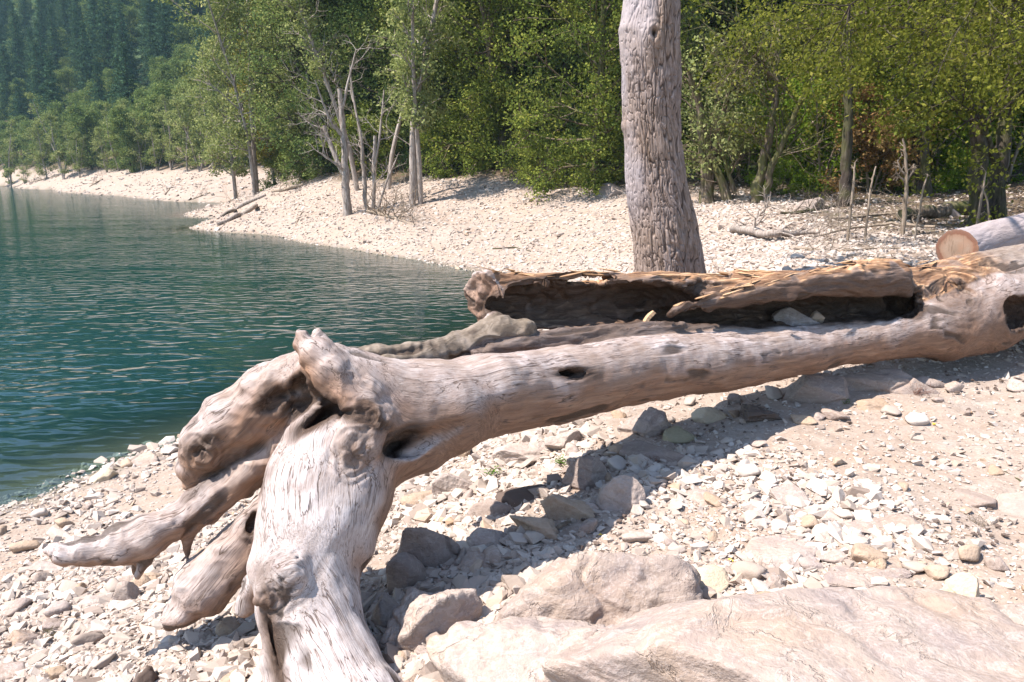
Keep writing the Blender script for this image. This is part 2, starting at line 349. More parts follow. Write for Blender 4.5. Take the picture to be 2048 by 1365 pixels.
cut(650, 800, 2.60, 70, 10, .07, -38, .012, 1)
cut(590, 905, 2.68, 95, 11, .10, 40, .015, 1)
cut(552, 1300, 2.12, 8, 62, .07, 6, .012, 1)
cut(345, 1075, 2.58, 60, 9, .06, 18, .012, 0)
cut(420, 960, 2.68, 50, 8, .06, 30, .012, 1)
cut(1180, 560, rY(1180) - .05, 60, 10, .3, 3, .01, 0)
cut(1420, 545, rY(1420) - .05, 50, 12, .3, -3, .01, 0)
cut(1640, 535, rY(1640) - .05, 70, 9, .3, 5, .01, 0)
cut(1500, 545, rY(1500) - .30, 40, 8, .1, 8, .008, 1)
KN = [ell(706, 905, 2.45, .085, .095, .15), ell(1905, 600, 5.25, .25, .25, .3), ell(560, 1165, 2.22, .09, .09, .1), ell(400, 900, 2.7, .08, .08, .1), ell(2000, 640, 5.4, .2, .2, .3)]
VX = .0125
def sdf_grid():
    allp = np.concatenate(list(CH.values())); U = norm(np.array([.80, .60, 0.])); Vv = np.array([-U[1], U[0], 0.]); W = np.array([0, 0, 1.0]); Bm = np.stack([U, Vv, W])
    q = allp[:, :3] @ Bm.T; lo = (q - allp[:, 3:]).min(0) - .06; hi = (q + allp[:, 3:]).max(0) + .06; lo[2] = max(lo[2], .35)
    hi[0] = min(hi[0], 7.2)
    n = np.ceil((hi - lo) / VX).astype(int) + 1
    g = [(lo[i] + VX * np.arange(n[i])).astype(np.float32) for i in range(3)]
    D = np.full(n, 1.0, np.float32)
    def box(a, b):
        i0 = np.clip(((a - lo) / VX).astype(int), 0, n - 1); i1 = np.clip(((b - lo) / VX).astype(int) + 2, 1, n); return tuple(slice(i, j) for i, j in zip(i0, i1))
    def smin(a, b, k):
        h = np.clip(k - np.abs(a - b), 0, None) / k; return np.minimum(a, b) - h * h * k * .25
    ks = dict(beam=.05, leg=.07, arm=.05, arm2=.045, rotten=.05, ledge=.03, lip=.03, crest=.03, crest2=.02, burl=.04, knob=.035, bump=.12, mossy=.025, mossy2=.02, prong=.03, prong2=.02, prong3=.02, toe=.03, side_root=.03, back_root=.05)
    for name, ch in CH.items():
        if name == 'rotten': continue
        qq = ch[:, :3] @ Bm.T; mr = ch[:, 3].max() + .12; sb = box(qq.min(0) - mr, qq.max(0) + mr); gl = [a[s] for a, s in zip(g, sb)]
        if min(len(a) for a in gl) == 0: continue
        Dl = np.full([len(a) for a in gl], 1.0, np.float32); ll = np.array([a[0] for a in gl])
        def bl(a, b, ll=ll, nn=np.array(Dl.shape)): i0 = np.clip(((a - ll) / VX).astype(int), 0, nn - 1); i1 = np.clip(((b - ll) / VX).astype(int) + 2, 1, nn); return tuple(slice(i, j) for i, j in zip(i0, i1))
        for i in range(len(ch) - 1): _seg(Dl, gl, ch[i], ch[i + 1], Bm, bl, smin, .012)
        D[sb] = smin(D[sb], Dl, ks[name])
    D2 = np.full(n, 1.0, np.float32); ch = CH['rotten']
    for i in range(len(ch) - 1): _seg(D2, g, ch[i], ch[i + 1], Bm, box, smin, .012)
    e = ch[-1][:3]; ax = norm(ch[-2][:3] - ch[-1][:3] + np.array([.10, .18, .05])); qe, qa = e @ Bm.T, ax @ Bm.T         # sawn end
    sb = box(qe - .4, qe + .4); X, Y, Z = [a[s] for a, s in zip(g, sb)]
    pl = -((X[:, None, None] - qe[0]) * qa[0] + (Y[None, :, None] - qe[1]) * qa[1] + (Z[None, None] - qe[2]) * qa[2]) - .01
    D2[sb] = np.where(pl > -.02, np.maximum(D2[sb], pl), D2[sb])
    D[:] = smin(D, D2, .045); del D2
    for c, A, r, k, kind in CUT:
        qc = c @ Bm.T; A2 = A @ Bm.T; m = r.max() + .06; sb = box(qc - m, qc + m); X, Y, Z = [a[s] for a, s in zip(g, sb)]
        d3 = [((X[:, None, None] - qc[0]) * a[0] + (Y[None, :, None] - qc[1]) * a[1] + (Z[None, None] - qc[2]) * a[2]) / rr for a, rr in zip(A2, r)]
        gx_, gy_, gz_ = np.meshgrid(X, Y, Z, indexing='ij'); Pg = np.stack([gx_, gy_, gz_], -1)
        rho = np.sqrt(sum(x * x for x in d3)) * (1 + (.30 if r.min() < .06 or r.max() < .14 else .10) * noise(Pg * 16, 91) + (.12 if r.max() < .14 else .03) * noise(Pg * 38, 92)); e_ = (rho - 1) * r.min()
        D[sb] = -smin(-D[sb], e_.astype(np.float32), k)
    return D, g, Bm, lo
def _seg(D, g, a, b, Bm, box, smin, k):
    pa, pb, ra, rb = a[:3] @ Bm.T, b[:3] @ Bm.T, a[3], b[3]; m = max(ra, rb) + .09
    sb = box(np.minimum(pa, pb) - m, np.maximum(pa, pb) + m); X, Y, Z = [q[s] for q, s in zip(g, sb)]
    if not (len(X) and len(Y) and len(Z)): return
    ab = pb - pa; L2 = (ab ** 2).sum()
    x, y, z = X[:, None, None] - pa[0], Y[None, :, None] - pa[1], Z[None, None] - pa[2]
    t = np.clip((x * ab[0] + y * ab[1] + z * ab[2]) / L2, 0, 1).astype(np.float32)
    d = np.sqrt((x - t * ab[0]) ** 2 + (y - t * ab[1]) ** 2 + (z - t * ab[2]) ** 2) - (ra + t * (rb - ra))
    D[sb] = smin(D[sb], d.astype(np.float32), k)
def surface_nets(D, lo, Bm):
    ins = D < 0; n = D.shape
    c = np.zeros(tuple(k - 1 for k in n), np.int8)
    for a in (0, 1):
        for b in (0, 1):
            for d in (0, 1): c += ins[a:n[0] - 1 + a, b:n[1] - 1 + b, d:n[2] - 1 + d]
    I = np.argwhere((c > 0) & (c < 8)); vid = np.full(c.shape, -1, np.int32); vid[tuple(I.T)] = np.arange(len(I))
    acc = np.zeros((len(I), 3)); cnt = np.zeros(len(I))
    cs = [(a, b, d) for a in (0, 1) for b in (0, 1) for d in (0, 1)]
    val = {q: D[I[:, 0] + q[0], I[:, 1] + q[1], I[:, 2] + q[2]] for q in cs}
    for q in cs:
        for ax in range(3):
            if q[ax]: continue
            r = list(q); r[ax] = 1; r = tuple(r); va, vb = val[q], val[r]; m = (va < 0) != (vb < 0)
            t = np.where(m, va / np.where(m, va - vb, 1), 0); p = np.array(q, float)[None] + np.eye(3)[ax][None] * t[:, None]
            acc[m] += p[m]; cnt[m] += 1
    V = (I + acc / cnt[:, None]) * VX + lo
    F_ = []
    for ax in range(3):
        o1, o2 = (ax + 1) % 3, (ax + 2) % 3
        sl0 = [slice(1, -1)] * 3; sl0[ax] = slice(0, -1); sl1 = list(sl0); sl1[ax] = slice(1, None)
        A, B = ins[tuple(sl0)], ins[tuple(sl1)]; E = np.argwhere(A != B); s = A[tuple(E.T)]
        off = np.array([1, 1, 1]); off[ax] = 0; E = E + off; e1 = np.eye(3, dtype=int)[o1]; e2 = np.eye(3, dtype=int)[o2]
        q = np.stack([vid[tuple((E - e1 - e2).T)], vid[tuple((E - e2).T)], vid[tuple(E.T)], vid[tuple((E - e1).T)]], 1)
        q[~s] = q[~s][:, ::-1]; F_.append(q[(q >= 0).all(1)])
    return V @ Bm, np.concatenate(F_)
SEG = []   # a, b, ra, rb, chain, s0
for k, ch in CH.items():
    s0 = 0
    for i in range(len(ch) - 1):
        SEG.append((ch[i], ch[i + 1], k, s0)); s0 += np.linalg.norm(ch[i + 1][:3] - ch[i][:3])
def flow(V):
    """grain direction, along-grain coordinates and nearest chain for every vertex"""
    n = len(V); T = np.zeros((n, 3)); Wt = np.zeros(n); GC = np.zeros((n, 3)); best = np.full(n, 9e9); who = np.zeros(n, np.int8); names = list(CH)
    for a, b, k, s0 in SEG:
        m = max(a[3], b[3]) + .16
        lo_, hi_ = np.minimum(a[:3], b[:3]) - m, np.maximum(a[:3], b[:3]) + m
        J = np.where(((V > lo_) & (V < hi_)).all(1))[0]
        if not len(J): continue
        ab = b[:3] - a[:3]; L = np.linalg.norm(ab); P = V[J] - a[:3]
        tt = (P @ ab) / L ** 2; t = np.clip(tt, 0, 1)
        d = np.linalg.norm(P - t[:, None] * ab, axis=1) - (a[3] + t * (b[3] - a[3]))
        wt = np.exp(-np.clip(d, -.05, .3) / .022); u = ab / L
        n1 = norm(np.cross(u, [0.1, .2, 1.0])); n2 = np.cross(n1, u)
        T[J] += wt[:, None] * u; Wt[J] += wt; off = P - tt[:, None] * ab
        GC[J] += wt[:, None] * np.stack([s0 + np.clip(tt, -.3, 1.3) * L, off @ n1, off @ n2], 1)
        up = d < best[J]; best[J[up]] = d[up]; who[J[up]] = names.index(k)
    T[Wt == 0] = (1, 0, 0); GC /= np.maximum(Wt, 1e-9)[:, None]
    return norm(T), GC, who, names
def vnormals(V, Q):
    nf = np.cross(V[Q[:, 2]] - V[Q[:, 0]], V[Q[:, 3]] - V[Q[:, 1]]); N = np.zeros_like(V)
    for i in range(4):
        for k in range(3): N[:, k] += np.bincount(Q[:, i], nf[:, k], len(V))
    return norm(N)
def subdiv(V, Q):
    me = mesh_np('tmp', V, Q, smooth=True); o = bpy.data.objects.new('tmp', me); C.objects.link(o)
    md = o.modifiers.new('s', 'SUBSURF'); md.levels = 1; md.render_levels = 1
    ev = o.evaluated_get(bpy.context.evaluated_depsgraph_get()).to_mesh()
    n = len(ev.vertices); v = np.empty(n * 3, np.float32); ev.vertices.foreach_get('co', v)
    q = np.empty(len(ev.loops), np.int32); ev.loops.foreach_get('vertex_index', q)
    bpy.data.objects.remove(o); bpy.data.meshes.remove(me); return v.reshape(-1, 3).astype(float), q.reshape(-1, 4)
def lic(V, T, N, freq, L, steps, seed):
    a = 0
    for t in np.linspace(-1, 1, steps): a = a + noise((V + T * (t * L)) * freq, seed) * (1 - .5 * abs(t))
    return a / steps * 2.2
def build_log():
    D, g, Bm, lo = sdf_grid(); V, Q = surface_nets(D, lo, Bm); del D
    V, Q = subdiv(V, Q); N = vnormals(V, Q); T, GC, who, names = flow(V)
    # the grain wanders, and swirls round knots
    wob = np.stack([noise(V * 3.1, 50 + i) for i in range(3)], 1); T = norm(T + .28 * wob)
    swirl = np.zeros(len(V))
    for c, A, r in KN:
        d = V - c; rr = np.sqrt((((d @ A.T) / r) ** 2).sum(1)); wk = np.exp(-rr ** 2 * 1.1); tang = norm(np.cross(N, d))
        s = np.sign((tang * T).sum(1))[:, None]; T = norm(T * (1 - wk[:, None]) + tang * s * wk[:, None] * 1.6); swirl = np.maximum(swirl, wk)
    isr = np.isin(who, [names.index(k) for k in ('rotten', 'ledge', 'lip')]); mossy = np.isin(who, [names.index(k) for k in ('mossy', 'mossy2')]).astype(float)
    inside = np.zeros(len(V)); nearin = np.zeros(len(V))
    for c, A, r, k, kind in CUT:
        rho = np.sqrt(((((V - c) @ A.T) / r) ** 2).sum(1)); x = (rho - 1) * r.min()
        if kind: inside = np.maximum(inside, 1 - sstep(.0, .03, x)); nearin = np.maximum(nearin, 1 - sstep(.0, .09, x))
    g1 = lic(V, T, N, 42, .11, 15, 3); g2 = lic(V, T, N, 95, .05, 9, 4); g3 = lic(V, T, N, 17, .22, 15, 5)
    low = fbm(V * 5.0, 3, 7); mid = fbm(V * 14, 3, 8)
    crack = sstep(.24, .44, g3 + .25 * g1) * sstep(-.1, .35, low + .25)
    gn = np.isin(who, [names.index(k) for k in ('arm', 'arm2', 'burl', 'crest', 'crest2', 'knob', 'back_root', 'mossy', 'mossy2', 'toe')]).astype(float)
    rot = np.where(isr, 1.0, 0.0)
    # smooth the rotten mask over the mesh so the two kinds of wood run into each other
    for _ in range(10):
        s = np.zeros(len(V)); c_ = np.zeros(len(V))
        for i in range(4):
            j = (i + 1) % 4
            s += np.bincount(Q[:, i], rot[Q[:, j]], len(V)); c_ += np.bincount(Q[:, i], minlength=len(V))
            s += np.bincount(Q[:, j], rot[Q[:, i]], len(V)); c_ += np.bincount(Q[:, j], minlength=len(V))
        rot = .5 * rot + .5 * s / np.maximum(c_, 1)
        s = np.zeros(len(V))
        for i in range(4): s += np.bincount(Q[:, i], gn[Q[:, (i + 1) % 4]] + gn[Q[:, (i - 1) % 4]], len(V))
        gn = .5 * gn + .5 * s / np.maximum(c_, 1)
    top = sstep(.15, .75, N[:, 2] + .25 * g1)
    far_right = sstep(3.3, 3.9, V[:, 0])
    rough = np.maximum(rot * (1 - .5 * far_right), inside)
    disp = .012 * low * (1 - .7 * rough) + .0022 * mid * (1 - .9 * rough) + (.0010 + .016 * rough) * g1 + (.0010 + .005 * rough) * g2 + .004 * g3 * (1 + 4.5 * rough + 1.8 * swirl) - .010 * crack * (1 + .8 * rough) + .006 * swirl * g1
    ringk = np.zeros(len(V))
    for c, A, r in (KN[0], KN[2], KN[3]):
        rr = np.sqrt(((((V - c) @ A.T) / r) ** 2).sum(1)); ringk += np.exp(-(rr * .9) ** 4) * np.sin(rr * 15 + 5 * noise(V * 16, 33))
    rid = 1 - 2 * np.abs(noise(V * [9, 9, 9] - T * 0, 35)); rid2 = 1 - 2 * np.abs(noise(V * 24, 36))
    disp = disp + gn * (.012 * rid + .005 * rid2 + .007 * g3) + .006 * ringk + rot * (1 - far_right) * (.014 * g3 + .012 * noise(V * [3, 3, 4], 37))
    V2 = V + N * disp[:, None]
    fresh = rot * (1 - far_right) * sstep(.30, .8, N[:, 2] + .35 * g1) * sstep(-.5, .1, low + .5 * top) * (1 - inside * .9)
    dx = V[:, 0]
    endf = (np.linalg.norm(V - CH['rotten'][-1][:3], axis=1) < .17) & (T @ np.array([1., 0, 0]) < 2) & (((V - CH['rotten'][-1][:3]) @ norm(CH['rotten'][-2][:3] - CH['rotten'][-1][:3] + np.array([.10, .18, .05]))) < .025)
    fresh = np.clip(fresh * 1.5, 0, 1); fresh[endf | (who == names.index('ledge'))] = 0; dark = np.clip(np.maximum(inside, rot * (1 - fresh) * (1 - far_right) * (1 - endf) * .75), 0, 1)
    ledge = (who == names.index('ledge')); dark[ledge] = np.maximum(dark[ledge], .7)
    oran = np.exp(-((V - at(628, 745, 2.66)) ** 2).sum(1) / .05 ** 2) + .6 * np.exp(-((V - at(690, 800, 2.55)) ** 2).sum(1) / .05 ** 2)
    bleach = sstep(-.02, .25, (2.66 - V[:, 1])) * sstep(.1, -.3, V[:, 0]) * sstep(-.45, .15, N[:, 2] + .3 * low) * (1 - inside)
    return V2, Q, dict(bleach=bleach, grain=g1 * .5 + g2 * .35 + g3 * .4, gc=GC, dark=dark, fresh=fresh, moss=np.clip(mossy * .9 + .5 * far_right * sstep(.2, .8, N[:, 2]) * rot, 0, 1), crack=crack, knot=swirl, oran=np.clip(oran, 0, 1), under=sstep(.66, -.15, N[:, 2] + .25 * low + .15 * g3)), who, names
def mat_driftwood():
    g = G('weathered_driftwood'); gr = g.attr('grain'); gc = g.attr('gc', 'Vector'); co = g.pos()
    fine = g.noise(g.mapv(gc, (4, 75, 75)), 2.4, 5, .68, .3); fine2 = g.noise(g.mapv(gc, (2.2, 24, 24)), 1.6, 4, .6, .4)
    blot = g.noise(co, 4.2, 4, .6); blot2 = g.noise(co, 13, 4, .6)
    base = g.ramp(fine2, [(.28, (.215, .145, .105)), (.5, (.34, .26, .215)), (.72, (.47, .40, .36))])
    silver = g.ramp(blot2, [(.3, (.27, .205, .185)), (.5, (.44, .37, .35)), (.75, (.62, .56, .545))])
    col = g.mix(g.ramp(blot, [(.36, .15), (.6, .85)]), base, silver)
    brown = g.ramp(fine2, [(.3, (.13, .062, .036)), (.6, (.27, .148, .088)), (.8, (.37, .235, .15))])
    col = g.mix(g.math('MULTIPLY', g.attr('under'), .95), col, brown)  # browner below: less bleached wood, plus warm shade put into the colour
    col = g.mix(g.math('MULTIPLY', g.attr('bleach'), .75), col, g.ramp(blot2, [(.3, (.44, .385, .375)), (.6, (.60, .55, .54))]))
    col = g.mix(g.ramp(fine, [(.34, .60), (.50, 0)]), col, (.15, .10, .075))
    ck = g.noise(g.mapv(gc, (1.1, 15, 15)), 1.5, 4, .55, .5); ckm = g.ramp(ck, [(.484, 0), (.498, 1), (.502, 1), (.516, 0)]); ckm = g.math('MULTIPLY', ckm, g.ramp(blot, [(.36, .15), (.54, 1)]))
    col = g.mix(ckm, col, (.07, .045, .034))
    col = g.mix(g.ramp(gr, [(.0, .30), (.22, 0)]), col, (.18, .12, .085))
    col = g.mix(g.math('MULTIPLY', g.attr('knot'), .85), col, g.ramp(gr, [(.2, (.09, .05, .03)), (.5, (.30, .20, .13)), (.8, (.46, .36, .27))]))
    col = g.mix(g.math('MULTIPLY', g.attr('oran'), .7), col, (.50, .27, .15))
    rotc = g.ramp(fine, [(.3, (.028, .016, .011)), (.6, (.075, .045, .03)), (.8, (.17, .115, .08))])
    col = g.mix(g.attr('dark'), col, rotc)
    fr = g.ramp(g.noise(g.mapv(gc, (2.5, 40, 40)), 2.0, 4, .6, .3), [(.28, (.10, .045, .022)), (.42, (.32, .165, .08)), (.58, (.52, .31, .17)), (.76, (.68, .50, .33))])
    fr = g.mix(g.ramp(gr, [(.02, .7), (.22, 0)]), fr, (.09, .045, .025)); col = g.mix(g.attr('fresh'), col, fr)
    col = g.mix(g.attr('moss'), col, g.ramp(blot2, [(.3, (.06, .042, .028)), (.5, (.155, .12, .085)), (.7, (.26, .21, .165))]))
    col = g.mix(g.math('MULTIPLY', g.attr('crack'), .85), col, (.05, .032, .022))
    h = g.math('ADD', g.math('SUBTRACT', g.math('MULTIPLY', fine, 1.3), g.math('MULTIPLY', ckm, .8)), g.math('MULTIPLY', g.noise(co, 90, 3), .35))
    return g.done(g.pbr(col, g.ramp(fine, [(.3, .85), (.7, .55)]), g.bump(h, .55, .006), .35))
def split_parts(root, V, Q, A, who, names, parts, mat, smooth=True):
    """one mesh per part; normals are carried over from the whole so the surface stays continuous"""
    N = vnormals(V, Q); wf = who[Q[:, 0]]; done = {}
    for pname, keys in parts:
        ids = [names.index(k) for k in keys]; f = Q[np.isin(wf, ids)]
        if not len(f): continue
        u, inv = np.unique(f.ravel(), return_inverse=True)
        me = mesh_np(pname, V[u], inv.reshape(-1, 4), {k: a[u] for k, a in A.items()}, True)
        me.normals_split_custom_set_from_vertices(N[u].tolist())
        done[pname] = obj(pname, me, mat, root)
    return done
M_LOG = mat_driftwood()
fallen = empty('fallen_tree', (0, 0, 0), 'bleached fallen tree with twisted roots and rotten hollow trunk lying across the gravel', 'fallen tree')
lV, lQ, lA, lwho, lnames = build_log()
lwho = np.array(lwho)
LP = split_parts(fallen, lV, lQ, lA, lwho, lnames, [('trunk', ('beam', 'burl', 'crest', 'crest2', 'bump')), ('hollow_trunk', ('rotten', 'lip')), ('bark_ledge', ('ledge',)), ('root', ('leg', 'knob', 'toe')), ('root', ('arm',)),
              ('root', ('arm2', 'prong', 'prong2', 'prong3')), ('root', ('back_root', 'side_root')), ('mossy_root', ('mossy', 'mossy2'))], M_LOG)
# torn splinters along the broken edge
def splinters(name, line, n, seed, L=(.08, .42), wd=(.0015, .006), lift=.012, mat=None):
    rng = np.random.default_rng(seed); line = np.array(line); seg = np.linalg.norm(np.diff(line, axis=0), axis=1); cs = np.concatenate([[0], np.cumsum(seg)])
    for i in range(n):
        V, Fc = [], []; s = rng.uniform(0, cs[-1]); j = min(np.searchsorted(cs, s) - 1, len(seg) - 1); j = max(j, 0); t = (s - cs[j]) / seg[j]
        p = line[j] * (1 - t) + line[j + 1] * t + rng.normal(0, 1, 3) * [.01, .035, .012]; d = norm(line[j + 1] - line[j]); d = norm(d + rng.normal(0, .055, 3) * [1, 1, .6]) * rng.choice([-1, 1], p=[.75, .25])
        l, w_ = rng.uniform(*L), rng.uniform(*wd); up = np.array([0, 0, 1.0]); sd_ = norm(np.cross(d, up)); b = len(V); k = 5
        for q in range(k):
            f = q / (k - 1); c = p + d * l * (f - .3) + up * lift * f; ww = w_ * (1 - f ** 2) * (.5 + .5 * min(1, f * 4)) + .0006
            V += [c + sd_ * ww, c + up * ww * .35, c - sd_ * ww, c - up * ww * .7]
        for q in range(k - 1):
            for e in range(4): Fc.append((b + q * 4 + e, b + q * 4 + (e + 1) % 4, b + q * 4 + 4 + (e + 1) % 4, b + q * 4 + 4 + e))
        V = np.array(V); obj('splinter', mesh_np('splinter', V, np.array(Fc), {'v': np.full(len(V), rng.uniform(0, 1))}), mat, fallen)
g = G('torn_fresh_wood'); M_SPL = g.done(g.pbr(g.mix(g.noise(g.mapv(g.pos(), (6, 6, 60)), 3, 3), g.ramp(g.attr('v'), [(0, (.16, .08, .04)), (.4, (.36, .20, .10)), (1, (.56, .40, .25))]), (.44, .28, .16)), .75, None, .25))
def vtop(px, Y, dz=0.0):                      # highest point of the log near a column of the picture
    p = at(px, 600, Y); k = np.where((np.abs(lV[:, 0] - p[0]) < .05) & (np.abs(lV[:, 1] - Y) < .13))[0]
    j = k[np.argmax(lV[k, 2])]; return lV[j] + [0, -.01, dz - .012]
splinters('splinter', [vtop(x, rY(x) - .04) for x in range(1010, 1900, 50)], 56, 5, (.08, .26), (.005, .016), .012, M_SPL)
splinters('splinter', [tuple(np.array(CH['lip'][i][:3]) + [0, -.03, CH['lip'][i][3] * .75]) for i in range(1, 7)], 34, 6, (.06, .20), (.004, .012), .012, M_SPL)
# ------------------------------------------------------------------ tubes, bark, trees
def tube(V, Fc, pts, rad, sides=6, rng=None, rough=0.0):
    pts = np.asarray(pts, float); n = len(pts); d = np.gradient(pts, axis=0); d = norm(d); b = sum(len(v) for v in V)
    ref = np.array([.3, .2, 1.0]) if abs(d[0][2]) < .9 else np.array([1.0, .1, .1]); s = norm(np.cross(d, ref)); u = np.cross(s, d)
    a = np.arange(sides) / sides * 2 * math.pi; ring = np.cos(a)[None, :, None] * s[:, None] + np.sin(a)[None, :, None] * u[:, None]
    r = np.asarray(rad, float)[:, None, None] * (1 + (rng.uniform(-rough, rough, (n, sides, 1)) if rough else 0))
    V.append((pts[:, None] + ring * r).reshape(-1, 3))
    i = np.arange(n - 1)[:, None] * sides; j = np.arange(sides)[None]; k = (j + 1) % sides
    Fc.append((b + np.stack([i + j, i + k, i + sides + k, i + sides + j], -1)).reshape(-1, 4))
def curve(rng, p, d, L, n=6, wig=.12, up=0.0):
    out = [np.array(p, float)]; d = norm(np.array(d, float))
    for i in range(n):
        d = norm(d + rng.normal(0, wig, 3) + [0, 0, up]); out.append(out[-1] + d * L / n)
    return np.array(out), d
def leaves_mesh(name, rng, cen, sig, cnt, size, flat=.7, cv=None, up=.5, squash=None):
    """cen (m,3) clump centres; leaves are small kites scattered round each"""
    m = len(cen); k = np.repeat(np.arange(m), cnt); n = len(k)
    o = rng.normal(0, 1, (n, 3)); o *= (rng.uniform(.3, 1.0, (n, 1)) ** .6) / np.linalg.norm(o, axis=1, keepdims=True) * 1.25; o[:, 2] *= flat
    P = cen[k] + o * np.asarray(sig).reshape(-1, 1)[k % len(np.asarray(sig).reshape(-1, 1))]
    nz = norm(rng.normal(0, 1, (n, 3)) * [1, 1, .8] + [0, 0, up] + .5 * norm(o)); t = norm(np.cross(nz, rng.normal(0, 1, (n, 3)))); b = np.cross(nz, t)
    s = size * rng.uniform(.55, 1.35, (n, 1)); V = np.stack([P - t * s, P + b * s * .62, P + t * s, P - b * s * .62], 1).reshape(-1, 3)
    Q = np.arange(n * 4).reshape(n, 4); c0 = rng.normal(0, 1, m) if cv is None else cv
    v = .5 + .16 * c0[k] + .13 * rng.normal(0, 1, n)
    return mesh_np(name, V, Q, {'v': np.repeat(np.clip(v, 0, 1), 4)})
def mat_leaf(name, cols, trans=.35, rough=.6):
    g = G(name); c = g.ramp(g.attr('v'), list(zip((.1, .4, .65, .95), cols)))
    d = g.n('BsdfDiffuse'); g.l(c, d.inputs[0]); t = g.n('BsdfTranslucent'); g.l(g.mix(.35, c, (.16, .21, .03)), t.inputs[0])
    m = g.n('MixShader'); m.inputs[0].default_value = trans; g.l(d.outputs[0], m.inputs[1]); g.l(t.outputs[0], m.inputs[2])
    return g.done(m)
def mat_bark(name, a, b, c, sc=1.0, moss=0.0):
    g = G(name); co = g.pos(); n = g.noise(g.mapv(co, (9, 9, 1.6)), 2.2 * sc, 5, .65); n2 = g.noise(co, 2.2, 3)
    col = g.ramp(n, [(.3, a), (.5, b), (.7, c)])
    if moss: col = g.mix(g.ramp(n2, [(.42, 0), (.6, moss)]), col, (.09, .10, .025))
    return g.done(g.pbr(col, .9, g.bump(n, .9, .03), .15))
ML = dict(
    dense=mat_leaf('dense_green_leaves', [(0.054, 0.083, 0.020), (0.123, 0.161, 0.034), (0.207, 0.244, 0.050), (0.343, 0.338, 0.073)]),
    olive=mat_leaf('olive_leaves', [(0.103, 0.125, 0.045), (0.198, 0.229, 0.081), (0.291, 0.319, 0.122), (0.412, 0.404, 0.171)]),
    bright=mat_leaf('bright_yellow_green_leaves', [(0.054, 0.066, 0.012), (0.110, 0.125, 0.021), (0.185, 0.194, 0.033), (0.282, 0.265, 0.061)], .45),
    gold=mat_leaf('golden_leaves', [(0.120, 0.102, 0.018), (0.228, 0.192, 0.036), (0.324, 0.264, 0.054), (0.432, 0.336, 0.072)]),
    under=mat_leaf('undergrowth_leaves', [(0.046, 0.078, 0.010), (0.098, 0.163, 0.018), (0.169, 0.260, 0.029), (0.286, 0.338, 0.039)], .4),
    rust=mat_leaf('rusty_leaves', [(0.130, 0.065, 0.026), (0.260, 0.143, 0.058), (0.351, 0.221, 0.091), (0.429, 0.299, 0.130)]),
    conifer=mat_leaf('conifer_needles', [(.018, .040, .028), (.034, .070, .044), (.055, .105, .058), (.085, .14, .07)], .15),
    far=mat_leaf('far_broadleaf_leaves', [(0.047, 0.083, 0.033), (0.104, 0.154, 0.051), (0.190, 0.236, 0.074), (0.319, 0.328, 0.116)], .3))
MB = dict(pale=mat_bark('pale_grey_bark', (.13, .10, .08), (.30, .25, .215), (.46, .41, .37)),
          dark=mat_bark('dark_bark', (.020, .015, .012), (.055, .042, .034), (.11, .09, .072), moss=.4),
          mossy=mat_bark('mossy_bark', (.05, .036, .025), (.14, .105, .075), (.27, .22, .17), moss=.75),
          twig=mat_bark('bare_twig_bark', (.14, .105, .075), (.26, .205, .155), (.36, .30, .24)))
class Tree:
    def __init__(s, seed): s.rng = np.random.default_rng(seed); s.V = []; s.F = []; s.tips = []; s.sg = []
    def limb(s, p, d, L, r0, r1, n=7, wig=.10, up=0.0, sides=7):
        pts, e = curve(s.rng, p, d, L, n, wig, up); tube(s.V, s.F, pts, np.linspace(r0, r1, n + 1), sides, s.rng, .12); return pts, e
    def clump(s, p, sig): s.tips.append(p); s.sg.append(sig)
    def branch(s, p, d, L, r, depth=2, up=.04, k=4, sig=.4, leafy=1.0, wig=.13, sub=.5):
        pts, e = s.limb(p, d, L, r, r * .3, 6, wig, up, 5 if depth > 1 else 3)
        if depth <= 0:
            if s.rng.uniform() < leafy: s.clump(pts[-1], sig * s.rng.uniform(.6, 1.2)); s.clump(pts[3], sig * .7)
            return
        for i in range(k):
            t = s.rng.uniform(.3, 1.0); q = pts[min(int(t * 6), 5)]; dd = norm(pts[-1] - pts[0]); o = s.rng.normal(0, 1, 3); o -= dd * (o @ dd)
            s.branch(q, dd * .75 + norm(o) * .75, L * sub * s.rng.uniform(.7, 1.2), r * .5, depth - 1, up, k, sig, leafy, wig, sub)
        if s.rng.uniform() < leafy: s.clump(pts[-1], sig)
    def mesh(s, name='trunk'): return mesh_np(name, np.concatenate(s.V), np.concatenate(s.F), None, True)
